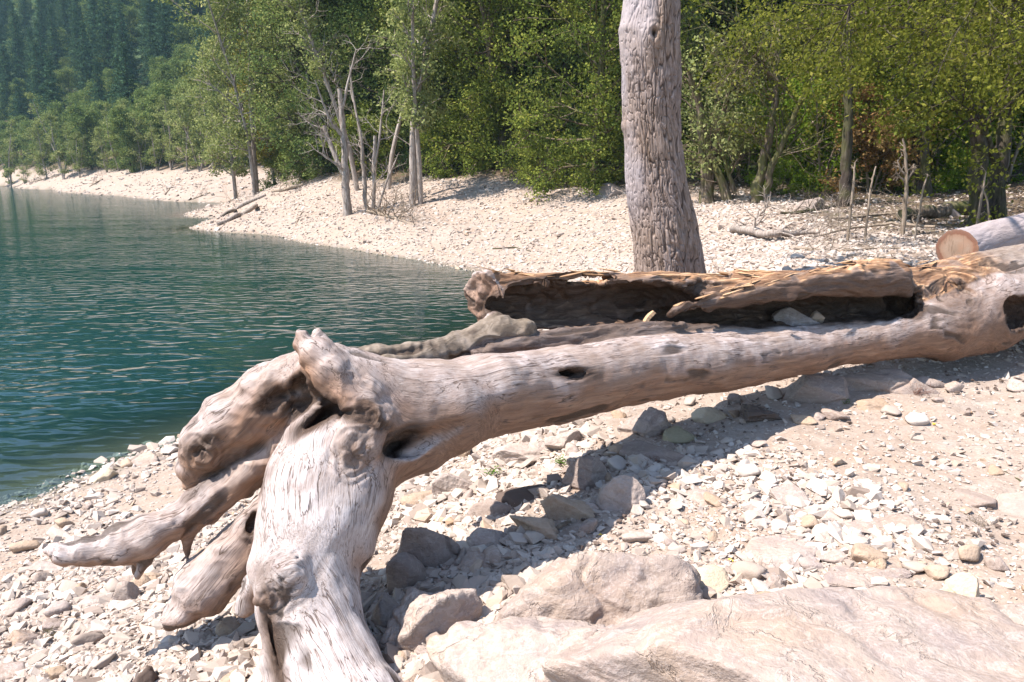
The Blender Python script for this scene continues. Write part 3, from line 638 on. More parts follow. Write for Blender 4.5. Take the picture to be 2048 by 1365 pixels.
def broadleaf(seed, Ht=12, r=.16, lo=.15, wide=3.2, nb=30, k=4, sig=.5, cnt=26, leaf=.07, stems=1, lean=.06, upb=.35, shape='oval', leafy=1.0, depth=1, mesh_only=False):
    t = Tree(seed); rng = t.rng
    for q in range(stems):
        a = rng.uniform(0, 6.28); ln = lean * (1 + 1.6 * (stems > 1)); d = np.array([math.cos(a) * ln, math.sin(a) * ln, 1]); h = Ht * (1 if q == 0 else rng.uniform(.7, .95))
        base = np.array([0, 0, -.3]) + (rng.normal(0, r * 1.2, 3) * [1, 1, 0] if q else 0)
        pts, e = t.limb(base, d, h, r * (1 if q == 0 else .75), .02, 14, .045, .02, 9)
        for i in range(nb // stems):
            f = lo + (1 - lo) * ((i + rng.uniform()) / (nb // stems)); p = pts[0] + 0; x = f * 14; j = min(int(x), 13); p = pts[j] + (pts[j + 1] - pts[j]) * (x - j)
            az_ = i * 2.4 + rng.uniform(-.4, .4); g_ = (f - lo) / (1 - lo)
            L = wide * {'oval': math.sin(math.pi * (.12 + .84 * g_)) ** .7, 'cone': 1.05 - g_, 'column': .45 + .3 * math.sin(math.pi * g_)}[shape] * rng.uniform(.65, 1.15)
            u = upb + .7 * g_ - (.35 if g_ < .2 and shape == 'oval' else 0)
            t.branch(p, np.array([math.cos(az_), math.sin(az_), u]), L, r * .34 * (1.1 - f) + .012, depth, .03, k, sig, leafy)
    cen = np.array(t.tips); cr = leaves_mesh('crown', rng, cen, np.array(t.sg), cnt, leaf)
    return t.mesh(), cr
def conifer(seed, Ht=17, rb=2.6):
    t = Tree(seed); rng = t.rng; t.limb((0, 0, -.5), (0, 0, 1), Ht, .2, .02, 6, .005, 0, 5); cen, sg = [], []
    for i in range(40):
        f = .05 + .94 * (i / 40) ** .92; L = rb * (1 - f) ** .85 * rng.uniform(.75, 1.15) + .12; nb = 9 if f < .7 else 6
        for b in range(nb):
            a = b / nb * 6.283 + i * .9 + rng.uniform(-.4, .4); LL = L * rng.uniform(.5, 1.25); z = Ht * f - .5 + rng.uniform(-.3, .3)
            for q in range(max(int(LL / .5), 1)):
                x = LL * (q + .6) / max(int(LL / .5), 1); cen.append((math.cos(a) * x, math.sin(a) * x, z - .16 * x ** 1.25)); sg.append(.30 * (1.2 - .4 * x / rb))
    return t.mesh(), leaves_mesh('crown', rng, np.array(cen), np.array(sg), 9, .15, .45, up=.9)
def plant_tree(name, meshes, bark, leaf, loc, rz, s, label, cat='tree', group=None):
    e = empty(name, loc, label, cat, group, rz, 1.0); e.scale = s if hasattr(s, '__len__') else (s, s, s)
    kids = [obj('trunk', meshes[0], MB[bark], e)]
    if meshes[1] is not None: kids.append(obj('crown', meshes[1], ML[leaf], e))
    return e, kids
rngT = random.Random(11)
def gz(x, y): return float(H(x, y))
# ---- far wooded hillside: every tree its own, meshes shared
far_protos = [('conifer', conifer(1, 16, 3.7), 'conifer'), ('conifer', conifer(2, 19, 4.0), 'conifer'), ('conifer', conifer(3, 14, 3.6), 'conifer'),
              ('broadleaf_tree', broadleaf(21, 9.5, .16, .12, 3.4, 24, 4, .85, 42, .135), 'far'), ('broadleaf_tree', broadleaf(22, 8, .15, .1, 3.6, 24, 4, .9, 42, .135), 'far'),
              ('broadleaf_tree', broadleaf(23, 10.5, .16, .1, 3.0, 26, 4, .8, 42, .135), 'far')]
done = {}
def put_far(k, x, y, s, where, grp, stretch=1.0):
    nm, ms, lf = far_protos[k]; z = gz(x, y) - .3; rz = rngT.uniform(0, 6.28); lab = ('blue-green pointed conifer ' if nm == 'conifer' else 'rounded dark green broadleaf tree ') + where
    gp = ('conifers ' if nm == 'conifer' else 'broadleaf trees ') + grp; sc = (s, s, s * stretch)
    if k not in done: done[k] = plant_tree(nm, ms, 'dark', lf, (x, y, z), rz, sc, lab, 'conifer' if nm == 'conifer' else 'tree', gp)
    else: copy_thing(done[k][0], (x, y, z), rz, sc, lab, gp, done[k][1])
nhill = 0
Yr = 66.0; row = 0
while Yr < 290:
    step = 4.0 + Yr * .017
    xs = np.arange(-Yr * .80, Yr * .06 + 6, step * .92)
    for x in xs:
        xx = x + rngT.uniform(-1, 1) * step * .35; yy = Yr + rngT.uniform(-1, 1) * step * .4; h = gz(xx, yy)
        if h < 2.2: continue
        pxx = 1024 + xx / (yy * cp) * F
        if pxx < -160 or pxx > 1000: continue
        if pxx > 620 and yy > 130: continue
        up = h > 9 + 7 * noise(np.array([[xx * .03, yy * .03, 0]]))[0]
        con = rngT.random() < (.62 if up else .12)
        k = rngT.choice([0, 1, 2]) if con else rngT.choice([3, 4, 5])
        wh = 'high on the wooded hillside' if up else 'low on the wooded slope above the far shore'
        put_far(k, xx, yy, (rngT.uniform(.85, 1.2) if con else rngT.uniform(.6, .92)), wh, 'on the far hillside', 1.0); nhill += 1
    Yr += step * .86
print('hill trees', nhill)
# ---- prototypes for the nearer woods
PR = dict(
    shore=[broadleaf(31, 8.5, .10, .10, 1.7, 26, 4, .42, 26, .08, 3, .07, .9, 'column', .9), broadleaf(32, 7.5, .10, .08, 2.0, 26, 4, .45, 26, .08, 2, .07, .8, 'oval', .9), broadleaf(33, 9, .09, .12, 1.5, 26, 4, .40, 26, .08, 3, .08, 1.0, 'column', .8)],
    tall=[broadleaf(41, 17, .17, .16, 3.0, 46, 5, .55, 40, .075, 2, .05, .6, 'oval', .95), broadleaf(42, 15, .15, .14, 2.6, 46, 5, .5, 40, .075, 1, .05, .7, 'oval', .95)],
    dense=[broadleaf(51, 15, .22, .05, 4.2, 60, 6, .55, 66, .062, 2, .05, .25, 'oval'), broadleaf(52, 13, .2, .04, 4.0, 60, 6, .55, 66, .062, 1, .06, .2, 'oval')],
    sparse=[broadleaf(61, 15, .13, .22, 1.9, 50, 5, .40, 36, .055, 2, .05, 1.1, 'column', .7), broadleaf(62, 14, .12, .30, 2.2, 44, 5, .40, 32, .055, 1, .05, 1.0, 'column', .6)],
    bright=[broadleaf(71, 12, .16, .27, 3.7, 52, 6, .42, 74, .037, 1, .10, .25, 'oval', 1.0), broadleaf(72, 11, .15, .30, 3.5, 50, 6, .42, 74, .037, 2, .10, .2, 'oval', 1.0)],
    bush=[broadleaf(81, 2.6, .04, .02, 1.6, 26, 5, .30, 60, .042, 3, .12, .3, 'oval'), broadleaf(82, 1.8, .03, .02, 1.5, 26, 5, .26, 60, .036, 3, .12, .2, 'oval')])
used = {}
def put(kind, v, leaf, bark, px, py, Y, s, label, name='tree', group=None, rz=None, cat=None, base=None):
    p = at(px, py, Y) if base is None else np.array(base); p[2] = gz(p[0], p[1]) - .05; rz = rngT.uniform(0, 6.28) if rz is None else rz
    ms = PR[kind][v]; key = (kind, v, leaf, bark)
    cat = cat or ('bush' if kind == 'bush' else 'tree')
    if key in used: e = copy_thing(used[key][0], p, rz, s, label, group, used[key][1])
    else:
        m0 = ms[0].copy() if ms[0].materials else ms[0]; m1 = ms[1].copy() if ms[1].materials else ms[1]; m0.materials.clear(); m1.materials.clear()
        used[key] = plant_tree(name, (m0, m1), bark, leaf, p, rz, s, label, cat, group); e = used[key][0]
    e['category'] = cat; e.name = name
    return e
# far shore row
for i, (px, Y, s) in enumerate([(-70, 118, 1.2), (-20, 120, 1.25), (20, 114, 1.3), (48, 110, .6), (95, 104, 1.15), (128, 100, 1.45), (160, 97, .8), (215, 91, .9), (240, 89, 1.0), (268, 86, 1.05), (288, 84, .95), (318, 82, .8), (345, 80, 1.0), (375, 76, 1.25), (402, 73, 1.2), (430, 71, 1.3), (455, 68, 1.1), (475, 66, 1.2)]):
    lab = {3: 'low rounded yellow-green bush tree leaning over the far shore', 4: 'olive tree with pale bare trunks beside the leaning bush on the far shore', 5: 'tallest olive tree of the far shore, thin pale stems showing'}.get(i, 'slim olive tree in the row along the far pebble bank')
    p = at(px, 360, Y + 5)
    e = put('shore', 1 if i == 3 else i % 3, 'olive', 'pale', px, 360, Y + 5, s * .95, lab, 'shore_tree', 'olive trees along the far shore')
# trees on the point at the left of the bank
A = 'standing at the back of the stony point'
TREES = [
 ('tall', 0, 'olive', 'pale', 512, 390, 44, 1.0, 'olive-yellow tree with short pale trunk on the tip of the stony point'),
 ('tall', 1, 'gold', 'pale', 550, 372, 46, .75, 'golden-olive tree behind the tip of the stony point'),
 ('tall', 0, 'olive', 'dark', 608, 381, 41, 1.05, 'tall olive tree with dark trunk on the ridge of the point'),
 ('tall', 1, 'olive', 'pale', 470, 372, 52, .95, 'olive tree leaning over the water left of the point'),
 ('tall', 1, 'far', 'dark', 580, 360, 52, 1.05, 'dark leafy tree behind the golden-olive tree'),
 ('tall', 0, 'far', 'dark', 660, 352, 47, 1.05, 'dark leafy tree behind the broken snag'),
 ('tall', 1, 'olive', 'pale', 640, 352, 40, .9, 'olive tree just left of the broken snag'),
 ('sparse', 1, 'olive', 'pale', 715, 352, 33, 1.0, 'thin-leaved tree just behind the broken snag'),
 ('sparse', 0, 'olive', 'pale', 823, 411, 27, 1.02, 'tall slender pale-stemmed tree with sparse olive leaves on the gravel bank'),
 ('sparse', 1, 'olive', 'pale', 775, 372, 31, .85, 'sparse olive tree left of the slender pale-stemmed tree'),
 ('dense', 0, 'far', 'dark', 760, 350, 42, 1.0, 'dark green tree filling the gap behind the slender pale trees'),
 ('dense', 1, 'far', 'dark', 870, 350, 36, 1.0, 'shadowed dark green tree right of the slender pale-stemmed tree'),
 ('dense', 0, 'dense', 'mossy', 1010, 340, 31.5, .95, 'broad dense green tree whose leaves reach down to the gravel slope'),
 ('dense', 1, 'dense', 'dark', 960, 345, 36, 1.1, 'dense green tree behind the left of the leafy slope'),
 ('dense', 1, 'dense', 'mossy', 1185, 386, 24.5, .78, 'dense green tree standing left of the great bare trunk'),
 ('dense', 0, 'dense', 'dark', 1110, 350, 31, 1.0, 'dense green tree between the two leafy trees on the slope'),
 ('dense', 1, 'far', 'dark', 1235, 352, 29, 1.05, 'dark green tree directly behind the great bare trunk'),
 ('sparse', 1, 'olive', 'mossy', 1385, 370, 25, .8, 'thin olive tree half hidden by the great bare trunk'),
 ('dense', 0, 'far', 'dark', 1370, 350, 32, 1.0, 'dark tree behind the mossy many-stemmed tree'),
 ('dense', 1, 'dense', 'dark', 1500, 350, 31, .95, 'dark-trunked tree in the shade behind the leaning tree'),
 ('bright', 0, 'bright', 'dark', 1840, 372, 20, 1.05, 'yellow-green tree behind the upright bare sapling'),
 ('dense', 1, 'far', 'dark', 1720, 345, 30, 1.0, 'dark tree deep in the wood behind the straight dark trunk'),
 ('dense', 0, 'far', 'dark', 1900, 340, 27, 1.0, 'dark tree deep in the wood at the right'),
 ('bright', 1, 'bright', 'dark', 2160, 380, 18, .95, 'bright green tree at the right edge behind the dark twin trunk'),
 ('dense', 1, 'dense', 'dark', 2080, 330, 26, 1.0, 'dense green tree at the far right edge'),
]
for k, v, lf, bk, px, py, Y, s, lab in TREES: put(k, v, lf, bk, px, py, Y, s, lab, 'broadleaf_tree')
# a second and third rank climbing the slope behind them
n2 = 0
for Y, st, q in ((40, 3.4, 0), (46, 4.0, 1), (54, 4.6, 2), (64, 5.4, 3), (78, 6.5, 4)):
    for x in np.arange(-.30 * Y + (0 if Y > 50 else 3), .86 * Y, st):
        xx = x + rngT.uniform(-1, 1); yy = Y + rngT.uniform(-1.5, 1.5) - max(0, xx) * .10
        if gz(xx, yy) < 2.3: continue
        put('dense', rngT.choice([0, 1]), rngT.choice(['far', 'far', 'dense']), 'dark', 0, 0, 0, rngT.uniform(.8, 1.1), 'dark green broadleaf tree in the wood climbing behind the bank', 'broadleaf_tree', 'trees deep in the wood behind the bank', base=(xx, yy, 0)); n2 += 1
for x in np.arange(12, 34, 3.2):
    put('dense', rngT.choice([0, 1]), 'far', 'dark', 0, 0, 0, rngT.uniform(.7, .95), 'dark green broadleaf tree in the wood climbing behind the bank', 'broadleaf_tree', 'trees deep in the wood behind the bank', base=(x, 33 - x * .25 + rngT.uniform(-1, 1), 0))
# undergrowth
BUSH = [('under', 1490, 352, 24, 1.0, 'bright green bush between the mossy tree and the leaning tree'), ('under', 1640, 350, 22, 1.0, 'bright green bush right of the leaning tree'), ('under', 1590, 352, 26, 1.15, 'green bush behind the leaning tree'),
        ('rust', 1745, 350, 21, .95, 'rust-coloured bush behind the straight dark trunk'), ('under', 1800, 352, 22, 1.1, 'green bush behind the bare sapling'), ('under', 1560, 380, 21.5, .45, 'low green bush at the foot of the leaning tree'),
        ('under', 1400, 360, 27, 1.0, 'green bush seen beside the great bare trunk'), ('under', 1870, 352, 21, .9, 'green bush left of the dark twin trunk'), ('under', 2010, 340, 22, 1.2, 'green bush right of the dark twin trunk'),
        ('dense', 900, 346, 33, 1.0, 'dark low bush beneath the shadowed dark tree'), ('dense', 1090, 376, 27, .8, 'low leafy bush at the top of the gravel slope'), ('dense', 1250, 372, 25, .9, 'leafy bush at the left foot of the great trunk'),
        ('dense', 740, 352, 36, 1.1, 'dark bush behind the bare saplings'), ('dense', 1010, 350, 32, 1.0, 'drooping leafy bush at the upper edge of the slope'), ('under', 1700, 345, 25, 1.2, 'mid green bush in the gap right of the rusty bush'), ('under', 1930, 350, 24, 1.2, 'mid green bush in the shade of the wood'),
        ('dense', 640, 362, 40, 1.0, 'dark bush on the ridge of the stony point'), ('dense', 570, 366, 46, 1.1, 'dark bush at the back of the stony point')]
for lf, px, py, Y, s, lab in BUSH: put('bush', rngT.choice([0, 1]), lf, 'twig', px, py, Y, s * 1.1, lab, 'bush')
# ------------------------------------------------------------------ the great bare trunk beside the water
def mat_greatbark():
    g = G('furrowed_grey_bark'); gc = g.attr('gc', 'Vector'); h = g.attr('h')
    f = g.noise(g.mapv(gc, (16, 16, 2.6)), 2.0, 6, .65, .6); f2 = g.noise(g.mapv(gc, (40, 40, 9)), 2, 4, .6); bl = g.noise(gc, 1.3, 3)
    col = g.ramp(f, [(.30, (.10, .068, .052)), (.5, (.22, .168, .145)), (.72, (.37, .305, .28))])
    sm = g.mix(f2, (.28, .245, .26), (.42, .375, .385))
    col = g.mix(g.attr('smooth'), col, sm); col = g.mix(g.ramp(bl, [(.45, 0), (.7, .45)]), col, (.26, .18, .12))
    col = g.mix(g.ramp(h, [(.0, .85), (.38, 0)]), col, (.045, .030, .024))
    return g.done(g.pbr(col, .88, g.bump(g.math('ADD', f, f2), .6, .012), .2))
def big_trunk():
    rng = np.random.default_rng(4); Yt = 8.0; prof = [(-20, 1304, 55), (0, 1301, 57), (100, 1298, 60), (180, 1300, 58), (250, 1302, 58), (350, 1310, 60), (400, 1318, 63), (450, 1329, 66), (500, 1337, 69), (545, 1341, 69), (585, 1342, 74), (625, 1343, 88)]
    zs, xs, rs = [], [], []
    for py, cx, hw in prof:
        p = at(cx, py, Yt); zs.append(p[2]); xs.append(p[0]); rs.append(hw * depth(p) / F)
    zs, xs, rs = [np.array(a)[::-1] for a in (zs, xs, rs)]; zt = 7.2; n = 1150; m = 420
    zz = np.linspace(zs[0] - .1, zt, n); cx = np.interp(zz, zs, xs) + np.where(zz > zs[-1], (zz - zs[-1]) * -.02, 0); rr = np.interp(zz, zs, rs) * np.where(zz > zs[-1], 1 - (zz - zs[-1]) * .05, 1)
    k = np.ones(61) / 61; pad = lambda a: np.convolve(np.pad(a, 30, 'edge'), k, 'valid'); cx, rr = pad(cx), pad(rr)
    a = np.arange(m) / m * 2 * np.pi; A, Z = np.meshgrid(a, zz)
    P = np.stack([np.cos(A) * .35, np.sin(A) * .35, Z], -1)
    Pw = P + .03 * np.stack([noise(P * 5, 1), noise(P * 5, 2), noise(P * 5, 3)], -1)
    r1 = 1 - np.abs(noise(Pw * [26, 26, 4.2], 11)) * 2.0; r2 = 1 - np.abs(noise(Pw * [52, 52, 13], 12)) * 1.7; pl = noise(P * [9, 9, 2.2], 14)
    fur = np.clip(np.maximum(r1, r2 * .85), -1, 1)                     # 1 along furrows
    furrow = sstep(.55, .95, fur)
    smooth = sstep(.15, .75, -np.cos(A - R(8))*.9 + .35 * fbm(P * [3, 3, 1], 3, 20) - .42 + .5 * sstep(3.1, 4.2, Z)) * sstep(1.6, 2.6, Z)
    flute = .10 * np.exp(-((A - R(305)) / .22) ** 2) * (1 - sstep(1.3, 2.3, Z))                         # the deep fold low on the right
    lc = sstep(.86, .99, 1 - np.abs(noise(Pw * [7, 7, .9], 15)) * 1.5); dr = -.022 * lc * (1 - .5 * smooth) * sstep(-.3, .4, noise(P * [2, 2, .8], 16)) + .012 * pl + .014 * fbm(P * 3.0, 3, 21) - .014 * furrow * (1 - .75 * smooth) - .005 * sstep(.5, .9, r2) - flute + .03 * np.cos(3 * A + 1) * (1 - sstep(1.1, 1.8, Z))
    rad = rr[:, None] + dr
    kc = at(1296, 78, Yt); kd = np.sqrt(((np.cos(A) * rr[:, None] + cx[:, None] - kc[0])) ** 2 + (Z - kc[2]) ** 2 * .6); fr_ = (np.sin(A) < 0)
    rad = rad + fr_ * (.05 * np.exp(-(kd / .10) ** 2) - .085 * np.exp(-(kd / .030) ** 2) + .004 * np.sin(kd * 130 + 2 * noise(P * 8, 3)) * np.exp(-(kd / .13) ** 2))
    for bx, by in ((1243, 255), (1370, 112), (1246, 60)):
        bc = at(bx, by, Yt); bd = np.sqrt((np.cos(A) * rr[:, None] + cx[:, None] - bc[0]) ** 2 + (Z - bc[2]) ** 2); rad = rad + .02 * np.exp(-(bd / .06) ** 2)
    topf = sstep(zt - .35, zt, Z + .25 * noise(P * 9, 5)); rad = rad * (1 - .6 * topf)
    V = np.stack([cx[:, None] + rad * np.cos(A), Yt + .05 * np.sin(Z * 1.3) + rad * np.sin(A), Z], -1).reshape(-1, 3)
    i = np.arange(n - 1)[:, None] * m; j = np.arange(m)[None]; k = (j + 1) % m; Q = np.stack([i + j, i + k, i + m + k, i + m + j], -1).reshape(-1, 4)
    V = np.concatenate([V, [[cx[-1], Yt, zt - .1]]]); cap = np.stack([(n - 1) * m + np.arange(m), (n - 1) * m + (np.arange(m) + 1) % m, np.full(m, n * m)], -1)
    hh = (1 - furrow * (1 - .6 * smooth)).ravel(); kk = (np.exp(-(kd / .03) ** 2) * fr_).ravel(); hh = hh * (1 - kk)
    at_ = lambda x: np.append(x, x[-1])
    me = mesh_np('trunk', V, [Q, cap], {'h': at_(hh), 'smooth': at_(smooth.ravel()), 'gc': np.concatenate([P.reshape(-1, 3), [[0, 0, zt]]])}, True)
    return me, cx[-1], Yt
gt_me, gx, gy = big_trunk()
great = empty('standing_tree', (0, 0, 0), 'great bare grey-barked trunk standing behind the fallen tree, its bark furrowed', 'tree')
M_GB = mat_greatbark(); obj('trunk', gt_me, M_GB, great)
t = Tree(303)
for a, z, L in ((.4, 5.4, 2.6), (2.3, 6.1, 2.2), (3.9, 5.8, 2.5), (5.3, 6.6, 1.8)): t.branch(np.array([gx - .0, gy, z]), (math.cos(a), math.sin(a), .8), L, .10, 2, .04, 4, .4, 0)
obj('broken_limbs', t.mesh('broken_limbs'), MB['pale'], great)
# loose twigs hanging down its left side
# ------------------------------------------------------------------ bare and half-bare trees on the bank
def stem_tree(name, stems, bark, label, cat='tree', seed=0, twigs=0, twl=.8, crown=None, group=None, tr=.012, tlo=.35):
    """stems: lists of (px, py, Y, radius px) from the foot up"""
    t = Tree(seed); b = stems[0][0]; base = at(b[0], b[1], b[2]); base[2] = gz(base[0], base[1])
    for st in stems:
        P = np.array([at(*q[:3]) for q in st]); r = [q[3] * depth(at(*q[:3])) / F for q in st]
        if st is stems[0] or st[0][1] == b[1]: P[0, 2] = gz(P[0, 0], P[0, 1]) - .12
        k = 5; T_ = np.linspace(0, len(P) - 1, (len(P) - 1) * k + 1); Pi = np.stack([np.interp(T_, range(len(P)), P[:, i]) for i in range(3)], 1); ri = np.interp(T_, range(len(P)), r)
        ks = np.array([1, 2, 3, 2, 1]) / 9
        if len(Pi) > 6:
            for i in range(3): Pi[2:-2, i] = np.convolve(Pi[:, i], ks, 'valid')
        Pi[1:-1] += t.rng.normal(0, 1, (len(Pi) - 2, 3)) * ri[1:-1, None] * .16
        tube(t.V, t.F, Pi - base, ri, 9, t.rng, .10)
        for i in range(twigs):
            j = t.rng.integers(int(len(Pi) * tlo), len(Pi)); d = norm(Pi[min(j + 1, len(Pi) - 1)] - Pi[j - 1]); o = norm(np.cross(d, t.rng.normal(0, 1, 3)))
            t.branch(Pi[j] - base, d * .7 + o, twl * t.rng.uniform(.5, 1.2), min(ri[j] * .45, tr * 1.6) + .003, 2 if twl > .5 else 1, .03, 3, .3, 1.0 if crown else 0, .16, .55)
    e = empty(name, base, label, cat, group); obj('trunk', t.mesh(), MB[bark], e)
    if crown: cr = leaves_mesh('crown', t.rng, np.array(t.tips), np.array(t.sg), crown[1], crown[2]); obj('crown', cr, ML[crown[0]], e)
    return e
stem_tree('dead_tree', [[(695, 434, 27, 9.5), (692, 380, 27, 8), (690, 330, 27, 7), (688, 280, 27, 6.5), (685, 235, 27, 5.5), (679, 178, 27, 4.5)],
                        [(691, 352, 27, 6), (672, 320, 27, 5), (655, 275, 27.2, 4.5), (648, 252, 27.2, 4)], [(688, 275, 27, 4), (665, 250, 26.8, 3), (645, 205, 26.6, 2), (630, 160, 26.4, 1.2)],
                        [(693, 345, 27, 3), (668, 325, 26.6, 2.4), (640, 306, 26.4, 1.4)], [(684, 220, 27, 3), (700, 150, 27.1, 2.2), (712, 100, 27.1, 1.2)]], 'pale',
          'dead leafless tree with snapped pointed top standing on the gravel bank', seed=71, twigs=5, twl=1.1)
stem_tree('bare_sapling', [[(732, 404, 27.5, 4.5), (727, 340, 27.5, 4), (722, 270, 27.5, 3), (705, 190, 27.6, 2), (700, 130, 27.6, 1)]], 'pale', 'thin bare stem just right of the snapped dead tree', 'sapling', 72, 7, 1.0)
stem_tree('bare_sapling', [[(746, 410, 27, 4), (748, 350, 27, 4), (750, 272, 27, 3.4)], [(749, 330, 27, 3), (760, 270, 27, 2.2), (768, 180, 27.1, 1.2)]], 'pale', 'thin upright stem with snapped top, between snag and slender pale tree', 'sapling', 73, 5, .9)
stem_tree('bare_sapling', [[(752, 412, 26.6, 3), (770, 370, 26.6, 2.4), (792, 320, 26.6, 1.3)]], 'pale', 'thin bare stem leaning right beside the slender pale-stemmed tree', 'sapling', 74, 4, .5)
stem_tree('slender_tree', [[(833, 402, 28, 6), (832, 330, 28, 5.5), (828, 250, 28, 5), (834, 150, 28, 3.5), (840, 40, 28, 2)]], 'pale', 'second pale slender stem right behind the slender pale-stemmed tree', 'tree', 75, 14, 1.7, ('olive', 9, .07))
# right-hand trees
stem_tree('mossy_tree', [[(1415, 392, 20.5, 17), (1412, 340, 20.5, 12), (1405, 270, 20.5, 9), (1398, 200, 20.4, 7), (1380, 150, 20.2, 4)], [(1415, 392, 20.5, 12), (1425, 320, 20.5, 8), (1445, 230, 20.6, 5), (1470, 140, 20.8, 3)],
                         [(1462, 392, 20.2, 11), (1440, 355, 20.3, 8), (1420, 300, 20.4, 6)], [(1470, 385, 20.2, 5), (1452, 330, 20.2, 4), (1440, 290, 20.2, 2.5)]], 'mossy', 'mossy tree with splayed stems and a cloud of bare twigs', seed=81, twigs=16, twl=1.6, crown=('olive', 3, .05))
stem_tree('leaning_tree', [[(1512, 392, 19.5, 13), (1522, 340, 19.5, 10), (1540, 270, 19.5, 8.5), (1552, 190, 19.5, 7), (1556, 120, 19.5, 5), (1562, 40, 19.5, 3)], [(1530, 388, 19.4, 8), (1545, 330, 19.3, 6.5), (1575, 265, 19.2, 5.5), (1604, 196, 19.0, 5)],
                           [(1545, 160, 19.5, 4), (1520, 120, 19.3, 3), (1495, 105, 19.1, 1.6)]], 'mossy', 'two-stemmed tree leaning right, one stem snapped off pale at the tip', seed=82, twigs=16, twl=1.6, crown=('bright', 3, .05))
stem_tree('dark_tree', [[(1690, 408, 17, 14), (1692, 350, 17, 11), (1694, 280, 17, 10), (1697, 200, 17, 8), (1700, 80, 17, 7), (1702, -60, 17, 5)]], 'dark', 'straight dark single trunk on the right bank, grey at the foot', seed=83, twigs=10, twl=1.8, crown=('bright', 14, .045), tlo=.6)
stem_tree('dark_tree', [[(1955, 448, 13.2, 20), (1955, 380, 13.2, 16), (1958, 300, 13.2, 15), (1950, 200, 13.2, 13), (1900, 110, 13.1, 10), (1830, 60, 12.8, 7), (1740, 30, 12.4, 4)], [(1990, 440, 13.4, 20), (1992, 370, 13.4, 16), (2004, 290, 13.4, 14), (2020, 180, 13.5, 12), (2060, 60, 13.6, 10), (2100, -80, 13.6, 8)],
                        [(1992, 330, 13.4, 9), (1975, 280, 13.2, 7), (1960, 220, 13, 5)]], 'dark', 'dark tree forking into two thick trunks at the right, its bough arching left', seed=84, twigs=13, twl=2.0, crown=('bright', 16, .04), tlo=.62)
stem_tree('dark_tree', [[(1860, 345, 19, 10), (1850, 290, 19, 8), (1862, 200, 19, 7), (1870, 60, 19, 5)]], 'dark', 'slim dark trunk in the shade left of the forked dark tree', seed=85, twigs=8, twl=1.6, crown=('dense', 14, .06))
# boughs reaching in over the right side from a tree outside the frame
t = Tree(91); o0 = at(2330, 420, 9.2); o0[2] = gz(o0[0], o0[1])
t.limb((0, 0, -.2), (-.05, 0, 1), 6.5, .22, .08, 10, .04, 0, 9)
for px, py, Y, z0, r in ((1640, 60, 10.5, 3.0, .05), (1760, -30, 9.5, 3.6, .06), (1880, 60, 9.6, 3.0, .05), (1960, -10, 8.2, 3.4, .05), (2080, 60, 8.4, 2.6, .04), (1700, 10, 9.0, 3.9, .045), (1560, -20, 11, 4.0, .05)):
    a = np.array([0, 0, z0]); b = at(px, py, Y) - o0; mid = (a + b) / 2 + [0, 0, .55]; T_ = np.linspace(0, 1, 12)[:, None]; P = (1 - T_) ** 2 * a + 2 * T_ * (1 - T_) * mid + T_ ** 2 * b; P[1:-1] += t.rng.normal(0, .03, (10, 3))
    tube(t.V, t.F, P, np.linspace(r, .008, 12), 6)
    for i in range(20):
        j = t.rng.integers(4, 12); d = norm(P[min(j + 1, 11)] - P[j - 1]); o = norm(np.cross(d, t.rng.normal(0, 1, 3)))
        t.branch(P[j], d * .8 + o * .8 + [0, 0, -.12], t.rng.uniform(.5, 1.3), .010, 1, -.02, 4, .16, .9)
e = empty('overhanging_tree', o0, 'tree beyond the right edge whose yellow-green boughs hang into the top right corner', 'tree'); obj('trunk', t.mesh(), MB['dark'], e)
obj('crown', leaves_mesh('crown', t.rng, np.array(t.tips), np.array(t.sg), 14, .026), ML['bright'], e)
# upright bare shoots and drift branches
for i, (pts, lab) in enumerate([([(1703, 402, 11.5, 3), (1708, 360, 11.5, 2.4), (1710, 325, 11.5, 1.4)], 'bare upright shoot beside the straight dark trunk'), ([(1738, 402, 11.5, 2.6), (1742, 370, 11.5, 2), (1752, 333, 11.5, 1.2)], 'short bare shoot left of the forked bare sapling'),
                                ([(1816, 392, 12, 5), (1814, 350, 12, 3.4), (1810, 300, 12, 2.6), (1806, 277, 12, 1.6)], 'forked bare sapling with stubby side shoots on the right bank'), ([(1838, 400, 11, 2.2), (1846, 375, 11, 1.8), (1856, 350, 11, 1)], 'short bare shoot right of the forked bare sapling'),
                                ([(1952, 455, 9.5, 3), (1962, 400, 9.5, 2.6), (1972, 345, 9.5, 1.4)], 'bare shoot with a few fresh leaves before the forked dark tree'), ([(1994, 446, 9.6, 2.6), (1978, 405, 9.6, 2), (1962, 372, 9.6, 1.2)], 'bare shoot leaning left before the forked dark tree')]):
    stem_tree('bare_shoot', [pts] if i != 2 else [pts, [(1813, 352, 12, 2.6), (1800, 340, 12, 2), (1795, 320, 12, 1.2)], [(1813, 362, 12, 2.6), (1825, 345, 12, 2), (1828, 328, 12, 1.4)], [(1811, 365, 12, 2.4), (1798, 352, 12, 1.8), (1792, 345, 12, 1.2)]],
              'twig', lab, 'shoot', 110 + i, 3 if i != 2 else 5, .12, ('bright', 5, .03) if i in (4, 5) else None)
